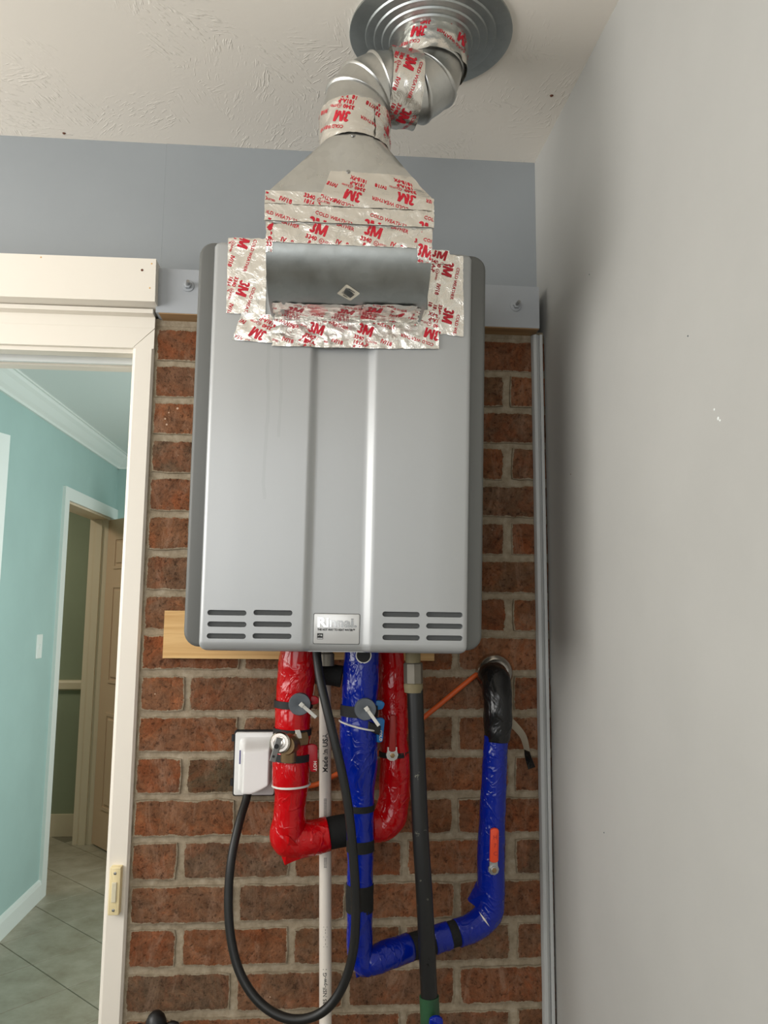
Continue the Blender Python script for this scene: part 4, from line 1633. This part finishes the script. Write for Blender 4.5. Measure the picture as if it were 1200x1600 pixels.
# dull red ball-valve lever on the rear riser
l2 = lever(red, (0.1199, -0.1100, 1.2646), (0.1192, -0.1100, 1.2015), .0105, .0125, -.111, M_REDBROWN)
pz = Vector((0.1191, -0.1120, 1.1965))
hub = MB()
hub.lathe([(0.0105, 0), (0.0105, .004), (0.0060, .0045), (0.0060, .0085), (0.0035, .009)], (pz.x, -.106, pz.z), (0, -1, 0), 10)
hub.box(pz.x - .0085, pz.x + .0085, -.110, -.106, pz.z, pz.z + .013)
hb = hub.build('lever_hub', M_ZIP, red)
MB().lathe([(0.0045, 0), (0.0045, .0012), (.002, .0015)], (pz.x, -.1145, pz.z), (0, -1, 0), 6).build('hex_nut', M_BRASS, hb)

# blue insulated cold pipe: down, across to the right, up and into the wall
blue = thing('blue_wrapped_pipe', (0.0713, -0.1300, 0.8508), 'cold water pipe wrapped in blue plastic, bent in a wide U', 'pipe')
P, Rr = tpath([pp((0.0631, -0.1400, 1.3821), .030), pp((0.0624, -0.1400, 1.3516), .0305), pp((0.0606, -0.1400, 1.3138), .031), pp((0.0589, -0.1400, 1.2763), .030), pp((0.0583, -0.1400, 1.2443), .0315),
               pp((0.0600, -0.1400, 1.1967), .031), pp((0.0615, -0.1400, 1.1652), .028), pp((0.0629, -0.1400, 1.1391), .0235), pp((0.0637, -0.1400, 1.0769), .0222), pp((0.0645, -0.1400, 1.0155), .0215), pp((0.0644, -0.1380, 0.9441), .0215),
               pp((0.0650, -0.1360, 0.9033), .0215), pp((0.0665, -0.1340, 0.8805), .021), pp((0.0752, -0.1320, 0.8665), .020), pp((0.0902, -0.1290, 0.8698), .0225), pp((0.1178, -0.1180, 0.8746), .023), pp((0.1517, -0.1040, 0.8782), .0225)])
MB().tube(P, Rr, 28, 0.0016, 36).build('blue_wrap', M_BLUEW, blue, smooth=True, angle=None)
tip = Vector((0.0608, -0.1300, 0.8431))
fl3 = MB()
a, b, c, d = Vector((0.0484, -0.1320, 0.8920)), tip, Vector((0.1065, -0.1270, 0.8586)), Vector((0.0687, -0.1520, 0.8880))
fl3.add([a, b, c, d, a + Vector((0, .025, 0)), b + Vector((0, .012, .003)), c + Vector((0, .02, 0))], [(0, 1, 3), (1, 2, 3), (0, 4, 5, 1), (1, 5, 6, 2), (4, 0, 3), (2, 6, 3), (4, 3, 6), (4, 6, 5)])
fl3.build('wrap_flap', M_BLUEW, blue, smooth=True)
P, Rr = tpath([pp((0.1483, -0.1050, 0.8776), .0215), pp((0.1743, -0.0990, 0.8818), .0215), pp((0.2015, -0.0940, 0.8864), .0215)])
MB().tube(P, Rr, 24, 0.0005, 60).build('foam_sleeve', M_FOAM, blue, smooth=True, angle=None)
P, Rr = tpath([pp((0.1934, -0.0960, 0.8853), .0225), pp((0.2083, -0.0930, 0.8880), .0225), pp((0.2220, -0.0910, 0.8910), .0225)])
MB().tube(P, Rr, 24, 0.0008, 60).build('blue_wrap', M_BLUEW, blue, smooth=True, angle=None)
P, Rr = tpath([pp((0.2163, -0.0920, 0.8895), .0215), pp((0.2289, -0.0900, 0.8926), .0215), pp((0.2428, -0.0870, 0.8942), .0215)])
MB().tube(P, Rr, 24, 0.0005, 60).build('foam_sleeve', M_FOAM, blue, smooth=True, angle=None)
P, Rr = tpath([pp((0.2357, -0.0890, 0.8931), .023), pp((0.2604, -0.0830, 0.8986), .0235), pp((0.2807, -0.0780, 0.9068), .024), pp((0.2949, -0.0760, 0.9228), .0245), pp((0.2987, -0.0750, 0.9480), .0245), pp((0.2990, -0.0750, 0.9802), .0245),
               pp((0.2994, -0.0750, 1.0234), .0245), pp((0.3021, -0.0750, 1.0670), .0235), pp((0.3049, -0.0750, 1.1220), .0225), pp((0.3077, -0.0750, 1.1775), .0222), pp((0.3105, -0.0750, 1.2224), .0215)])
MB().tube(P, Rr, 28, 0.0013, 34).build('blue_wrap', M_BLUEW, blue, smooth=True, angle=None)
# loose fold at the inner bend
fl4 = MB()
a, b, c, d = Vector((0.2772, -0.0750, 0.9698)), Vector((0.2582, -0.0780, 0.9412)), Vector((0.2862, -0.0850, 0.9220)), Vector((0.2860, -0.0980, 0.9616))
fl4.add([a, b, c, d, a + Vector((0, .015, 0)), b + Vector((0, .01, 0)), c + Vector((0, .015, 0))], [(0, 1, 3), (1, 2, 3), (0, 4, 5, 1), (1, 5, 6, 2), (4, 0, 3), (2, 6, 3), (4, 3, 6), (4, 6, 5)])
fl4.build('wrap_flap', M_BLUEW, blue, smooth=True)
e0, e1 = Vector((0.2711, -0.1040, 0.9336)), Vector((0.2908, -0.1000, 0.9067))
mb = MB()
ed = (e1 - e0)
mb.add([e0, e0 + ed * .5 + Vector((.0014, -.003, .0008)), e1, e0 + ed * .5 + Vector((-.0014, -.003, -.0008))], [(0, 1, 2, 3)])
mb.build('torn_edge', M_PVC, blue)
# black taped top of the riser and its turn into the wall
P, Rr = tpath([pp((0.3116, -0.0750, 1.2134), .0225), pp((0.3131, -0.0750, 1.2450), .0250), pp((0.3146, -0.0750, 1.2790), .0255), pp((0.3147, -0.0700, 1.2990), .0260), pp((0.3140, -0.0580, 1.3162), .0275), pp((0.3139, -0.0420, 1.3229), .0285),
               pp((0.3171, -0.0220, 1.3248), .0265), pp((0.3240, 0.0040, 1.3249), .021)])
o = MB().tube(P, Rr, 28, 0.0024, 40).build('black_wrap', M_BLACKW, blue, smooth=True, angle=None)
o['label'] = 'shiny black tape around the upper bend'
P, Rr = tpath([pp((0.0631, -0.1400, 1.1203), .0230), pp((0.0633, -0.1400, 1.1110), .0230)])
for y0, y1, r in ((1257, 1268, .0236), (1310, 1329, .0228), (1380, 1424, .0226)):
    pass
band(blue, [(0.0631, -0.1400, 1.1224), (0.0632, -0.1400, 1.1120)], .0242, M_FOAM)
band(blue, [(0.0638, -0.1400, 1.0656), (0.0641, -0.1400, 1.0472)], .0232, M_FOAM)
band(blue, [(0.0643, -0.1390, 0.9949), (0.0640, -0.1390, 0.9747), (0.0643, -0.1380, 0.9522)], .0230, M_FOAM)
band(blue, [(0.0594, -0.1400, 1.2859), (0.0590, -0.1400, 1.2677)], .0322, M_GASKET, 'valve_gap')
# slanting white tie
w_ = []
pc0 = Vector((0.0593, -0.1400, 1.2517))
for i in range(33):
    a = 2 * math.pi * i / 32
    w_.append(pc0 + Vector((math.cos(a) * .0338, math.sin(a) * .0338, -.008 * math.cos(a))))
MB().tube(w_, .0016, 6).build('zip_tie', M_ZIP, blue, smooth=True)
dk = MB()
dk.frame_box(Vector((0.0812, -0.1580, 1.2501)), (.011, .004, -.005), (.001, 0, .0075), (0.003, -.007, 0), .002)
dk.build('valve_gap', M_GASKET, blue)
cap = capdisc(blue, (0.0674, -0.1660, 1.2828), 0.0182)
ziptail(blue, (0.0688, -0.1810, 1.2857), (0.0907, -0.1760, 1.2559))
lever(blue, (0.0914, -0.1450, 1.2940), (0.0915, -0.1450, 1.2779), .022, .018, -.148, M_BLUEL)
MB().tube([(0.0797, -0.1400, 1.2859), (0.0951, -0.1400, 1.2859)], .007, 12).build('lever_stem', M_BRASS, blue, smooth=True)
l_ = lever(blue, (0.0938, -0.1450, 1.2651), (0.0931, -0.1450, 1.2238), .018, .013, -.148, M_BLUEL)
l_['label'] = 'light blue plastic tee handle'
mb = MB()
for i in range(4):
    a = Vector((0.0939, -0.1480, 1.2422)) + Vector((0, 0, -.0045 * i))
    flat_text(mb, 'COLD'[i], 0.0062, (a.x, -.1486, a.z), (0, 0, -1), (1, 0, 0), .0002, True)
mb.build('embossed_lettering', M_PVC, l_, recalc=False)
# white-rimmed black opening just under the heater
p = Vector((0.0641, -0.1680, 1.3707))
MB().lathe([(0.0135, 0), (0.0135, .0015), (.0118, .0018)], p, (0, -1, 0.05), 24).build('wrap_rim', M_ZIP, blue, smooth=True)
MB().lathe([(0.0118, 0), (0.0116, .0022), (.004, .0024)], p, (0, -1, 0.05), 24).build('wrap_mouth', M_GASKET, blue, smooth=True)
# orange ball-valve lever on the right riser
l3 = lever(blue, (0.3001, -0.1050, 1.0708), (0.2985, -0.1050, 1.0134), .0145, .0150, -.107, M_ORANGE)
l3['label'] = 'orange valve lever'
mb = MB()
a = Vector((0.2996, -0.1070, 1.0628))
for i, ch_ in enumerate('H7C'):
    flat_text(mb, ch_, 0.0095, (a.x + .0005, -.1074, a.z - .010 - .0135 * i), (1, 0, 0), (0, 0, 1), .0001, True)
mb.add([(a.x + .0042, -.1074, a.z + .001), (a.x + .0049, -.1074, a.z + .001), (a.x + .0049, -.1074, a.z - .042), (a.x + .0042, -.1074, a.z - .042)], [(0, 1, 2, 3)])
mb.build('embossed_lettering', M_REDBROWN, l3, recalc=False)
pz = Vector((0.2975, -0.1040, 1.0025))
hub = MB()
hub.lathe([(0.0095, 0), (0.0095, .004), (0.0062, .0045), (0.0062, .0085), (0.0035, .009)], (pz.x, -.102, pz.z), (0, -1, 0), 9)
hub.box(pz.x - .0072, pz.x + .0072, -.106, -.102, pz.z, pz.z + .013)
hb = hub.build('lever_hub', M_STEEL, blue)
MB().lathe([(0.0045, 0), (0.0045, .0012), (.002, .0015)], (pz.x, -.1105, pz.z), (0, -1, 0), 6).build('hex_nut', M_BRASS, hb)
# chrome escutcheon where it enters the wall
ec = Vector((0.3232, 0.0000, 1.3301))
esc = MB().lathe([(0.036, 0.001), (0.0355, 0.010), (0.032, 0.0175), (0.0255, 0.021), (0.0225, 0.020)], (ec.x, -.001, ec.z), (0, -1, 0), 40)
finish(esc.build('escutcheon', M_CHROME, smooth=True, angle=40), 'chrome escutcheon ring on brick behind the black taped bend', 'escutcheon')

# insulated black branch between red and blue pipes
br = MB().tube([Vector((-0.0148, -0.1000, 1.3351)), Vector((0.0078, -0.1020, 1.3331)), Vector((0.0293, -0.1040, 1.3300))], .0185, 22, .0012, 45)
finish(br.build('insulated_branch', M_FOAM, smooth=True, angle=40), 'short black insulated pipe between red and blue pipes', 'pipe')
fit = MB().lathe([(0.0145, 0.0), (0.0145, 0.020), (0.012, 0.022), (.012, .034)], (0.0008, -0.1350, 1.3511), (0, 0, 1), 20)
finish(fit.build('drain_nipple', M_NICKEL, smooth=True, angle=35), 'grey drain nipple under the heater beside black cord', 'fitting')

# gas pipe
gas = thing('gas_pipe', (Vector((0.1809, -0.1570, 0.7824)).x, -.157, -0.15), 'black steel gas pipe with coupling below the heater', 'pipe')
P = [Vector((0.1535, -0.1500, 1.3203)), Vector((0.1583, -0.1500, 1.2033)), Vector((0.1635, -0.1550, 1.0799)), Vector((0.1700, -0.1570, 0.9792)), Vector((0.1755, -0.1570, 0.8799)), Vector((0.1798, -0.1570, 0.7921))]
dl = (P[-1] - P[-2])
P.append(P[-1] + dl * ((P[-1].z + 0.15) / -dl.z))
MB().tube(catmull(P, 5), .0138, 24, .0003, 50).build('black_tube', M_GASP, gas, smooth=True, angle=40)
g0, g1 = Vector((0.1513, -0.1500, 1.3117)), Vector((0.1499, -0.1500, 1.3852))
ax = (g1 - g0).normalized()
MB().lathe([(0.0155, -.004), (0.0165, .004), (0.0165, .010), (0.0145, .012)], g0, ax, 24).build('pipe_dope', M_DOPE, gas, smooth=True)
MB().lathe([(0.0150, .010), (0.0165, .012), (0.0165, .044), (0.0150, .046)], g0, ax, 8).build('union_nut', M_NICKEL, gas)
MB().lathe([(0.0130, .044), (0.0130, .074)], g0, ax, 20).build('nipple', M_DOPE, gas, smooth=True)
q0, q1 = Vector((0.1782, -0.1565, 0.8248)), Vector((0.1809, -0.1570, 0.7632))
MB().tube([q0, q0.lerp(q1, .5), q1], .0155, 22, .0010, 80).build('green_tape', M_GREEN, gas, smooth=True, angle=40)
lever(gas, (0.1859, -0.1800, 0.8071), (0.1860, -0.1800, 0.7466), .022, .022, -.186, M_BLUEW)['label'] = 'blue valve handle'

# white pvc drain pipe with print
pv0, pv1 = Vector((0.0002, -0.0550, 1.3131)), Vector((0.0115, -0.0550, 0.7361))
pv = thing('pvc_pipe', (pv1.x, -.055, -0.15), 'thin white printed plastic drain pipe on the brick', 'pipe')
dl = (pv1 - pv0)
pe = pv1 + dl * ((pv1.z + .15) / -dl.z)
MB().tube([pv0, pv0.lerp(pv1, .5), pv1, pe], .0108, 24).build('tube', M_PVC, pv, smooth=True, angle=40)


def pipe_text(s, size, p_bottom, bold=0.0):
    vs, fs = text_mesh(s, size, bold)
    x0 = min(v[0] for v in vs)
    ym = (min(v[1] for v in vs) + max(v[1] for v in vs)) / 2
    p = Vector(p_bottom)
    mb = MB()
    out = []
    for a, b in vs:
        z = p.z + (a - x0)
        t = (z - pv1.z) / (pv0.z - pv1.z)
        c = pv1.lerp(pv0, t)
        th = -(b - ym) / .0111
        out.append((c.x + .0111 * math.sin(th), c.y - .0111 * math.cos(th), z))
    mb.add(out, fs)
    mb.build('printed_lettering', M_INK, pv, recalc=False)


pipe_text('Made in USA', .0128, (0.0008, -0.0660, 1.1587), .00025)
pipe_text('IIIIIIIIIIIIIIIIIIII', .0076, (0.0024, -0.0660, 1.0766))
pipe_text('1785 NSF-pw-G 1', .0092, (0.0082, -0.0660, 0.7653), .0001)
pipe_text('| -  - |  - - |', .0080, (0.0063, -0.0660, 0.8657))
pipe_text('IIIIIIIII', .0078, (0.0039, -0.0660, 0.9968))

# power cord
cord = catmull([Vector(p) for p in ((-0.0160, -0.1650, 1.3830), (-0.0096, -0.1750, 1.3382), (0.0030, -0.1850, 1.2873), (0.0165, -0.1900, 1.2368), (0.0320, -0.1920, 1.1764), (0.0433, -0.1920, 1.1164), (0.0516, -0.1900, 1.0417), (0.0557, -0.1880, 0.9728),
                                    (0.0526, -0.1850, 0.9090), (0.0373, -0.1800, 0.8547), (0.0096, -0.1750, 0.8170), (-0.0286, -0.1680, 0.8005), (-0.0677, -0.1580, 0.8042), (-0.1040, -0.1450, 0.8249), (-0.1322, -0.1320, 0.8615), (-0.1488, -0.1200, 0.9113),
                                    (-0.1552, -0.1100, 0.9683), (-0.1530, -0.1000, 1.0267), (-0.1442, -0.0780, 1.0782), (-0.1357, -0.0530, 1.1118), (-0.1329, -0.0420, 1.1335))], 8)
finish(MB().tube(cord, .0074, 16).build('power_cord', M_CORD, smooth=True, angle=40), 'thick black power cord looping from heater to outlet box', 'cord')

# outlet with in-use cover
oc = thing('outlet_cover', (-0.1268, 0.0000, 1.1025), 'white bulging weatherproof outlet cover on the brick wall', 'outlet cover')
A, B = Vector((-0.1625, -0.0180, 1.2215)), Vector((-0.0894, -0.0180, 1.1098))
mb = MB()
bevelled_slab(mb, rrect(A.x - .0025, B.x + .0025, B.z - .0025, A.z + .0025, .004, 3), -.014, -.001, .001, 1)
mb.build('gasket', M_GASKET, oc)
mb = MB()
bevelled_slab(mb, rrect(A.x, B.x, B.z, A.z, .004, 4), -.020, -.013, .002, 2)
bp = mb.build('base_plate', M_COVER, oc, smooth=True, angle=40)
for zz in (A.z - .011, B.z + .022):
    mb = MB().tube([(A.x - .004, -.012, zz - .006), (A.x - .004, -.012, zz + .006)], .0035, 12)
    mb.build('hinge_knuckle', M_BLACKP, oc, smooth=True)
w, h = B.x - A.x, A.z - B.z


def dome(a, b):
    x = A.x + w * (0.10 + 0.88 * a)
    zl_ = 0.06 + 0.17 * max(0, (a - .42) / .58) ** 1.3
    z = B.z + h * (zl_ + (0.93 - zl_) * b)
    ea = min(a, 1 - a) * 2
    eb = min(b, 1 - b) * 2
    pa = min(1, a / 0.22) if a < .5 else min(1, (1 - a) / 0.10)
    pb = min(1, b / 0.06) if b < .5 else min(1, (1 - b) / 0.22)
    sm = lambda t: t * t * (3 - 2 * t)
    hgt = 0.046 * sm(max(0, pa)) * sm(max(0, pb)) * (0.80 + 0.2 * (1 - b))
    return Vector((x, -.0195 - hgt, z))


mb = MB().grid(dome, 36, 36)
mb.build('bubble_cover', M_COVER, oc, smooth=True, recalc=False, angle=None)
q = Vector((-0.1404, -0.0340, 1.1262))
mb = MB()
mb.frame_box(q, (.0026, 0, .0008), (-.0008, 0, .0032), (0, -.001, 0))
mb.build('latch_mark', M_CAP, oc)
q = Vector((-0.1506, -0.0400, 1.1811))
mb = MB()
mb.frame_box(q, (.0013, 0, 0), (0, 0, .012), (0, -.0006, 0))
mb.build('rating_label', plain('blue_grey_label', (88, 84, 130), 0.5), oc)

# orange cable
cab = catmull([Vector(p) for p in ((0.2884, -0.0120, 1.3262), (0.2793, -0.0140, 1.3204), (0.2329, -0.0120, 1.2832), (0.1866, -0.0120, 1.2466), (0.1002, -0.0120, 1.1804), (0.0175, -0.0140, 1.1410), (-0.0129, -0.0120, 1.1260), (-0.0411, -0.0100, 1.1223), (-0.0763, -0.0080, 1.1187))], 6)
finish(MB().tube(cab, .0048, 12).build('orange_cable', M_CABLE, smooth=True), 'thin orange cable running down the brick behind the pipes', 'cable')

# twisted strap hanging from the black bend
sp = catmull([Vector(p) for p in ((0.3356, -0.0550, 1.2512), (0.3546, -0.0450, 1.2336), (0.3702, -0.0350, 1.2158), (0.3778, -0.0280, 1.1960), (0.3828, -0.0220, 1.1762), (0.3914, -0.0160, 1.1540))], 5)
st_ = thing('strap', tuple(sp[-1]), 'frayed grey strap hanging beside the black taped pipe', 'strap')


def ribbon(pts, w0, w1, tw0, tw1):
    mb = MB()
    n = len(pts)
    vs = []
    for i, p in enumerate(pts):
        t = i / (n - 1)
        d = (pts[min(i + 1, n - 1)] - pts[max(i - 1, 0)]).normalized()
        a = tw0 + (tw1 - tw0) * t
        s_ = d.cross(Vector((0, 1, 0))).normalized()
        s2 = d.cross(s_)
        e = s_ * math.cos(a) + s2 * math.sin(a)
        f = s_ * -math.sin(a) + s2 * math.cos(a)
        w = (w0 + (w1 - w0) * t) / 2
        vs += [p + e * w + f * .0006, p - e * w + f * .0006, p - e * w - f * .0006, p + e * w - f * .0006]
    fs = [(i * 4 + k, i * 4 + (k + 1) % 4, i * 4 + 4 + (k + 1) % 4, i * 4 + 4 + k) for i in range(n - 1) for k in range(4)]
    fs += [(0, 1, 2, 3), tuple(range(4 * n - 4, 4 * n))]
    return mb.add(vs, fs)


ribbon(sp[:18], .015, .014, 0.3, 1.1).build('webbing', M_CLOTH, st_, smooth=True, angle=40)
ribbon(sp[17:], .012, .014, 1.0, 0.2).build('dark_end', M_BLACKW, st_, smooth=True, angle=40)

# black rounded handle end showing at the foot of the wall
k0 = Vector((-0.2772, -0.0500, 0.7449))
kn = thing('black_handle', (k0.x, -.05, -0.15), 'black rounded handle end standing against brick near the door casing', 'handle')
MB().lathe([(0.0005, .014), (0.007, .0125), (0.0115, .007), (0.0138, -.002), (0.0145, -.012), (0.0145, -.05), (0.012, -.06), (0.012, -k0.z - .148 )][::-1][1:] if False else
           [(0.0005, .0185), (0.0075, .0165), (0.0135, .0105), (0.0172, .002), (0.0190, -.008), (0.0195, -.030), (0.014, -.045), (0.014, -(k0.z + .15))], k0, (0, 0, 1), 24).build('grip', M_BLACKP, kn, smooth=True, angle=40)
for sx_ in (1, -1):
    MB().lathe([(0.0005, .012), (0.005, .009), (0.0075, 0), (0.005, -.009), (.0005, -.012)], (k0.x + .028 * sx_, -.05, k0.z - (.006 if sx_ > 0 else .0085)), (1, 0, 0), 16).build('side_lug', M_BLACKP, kn, smooth=True)
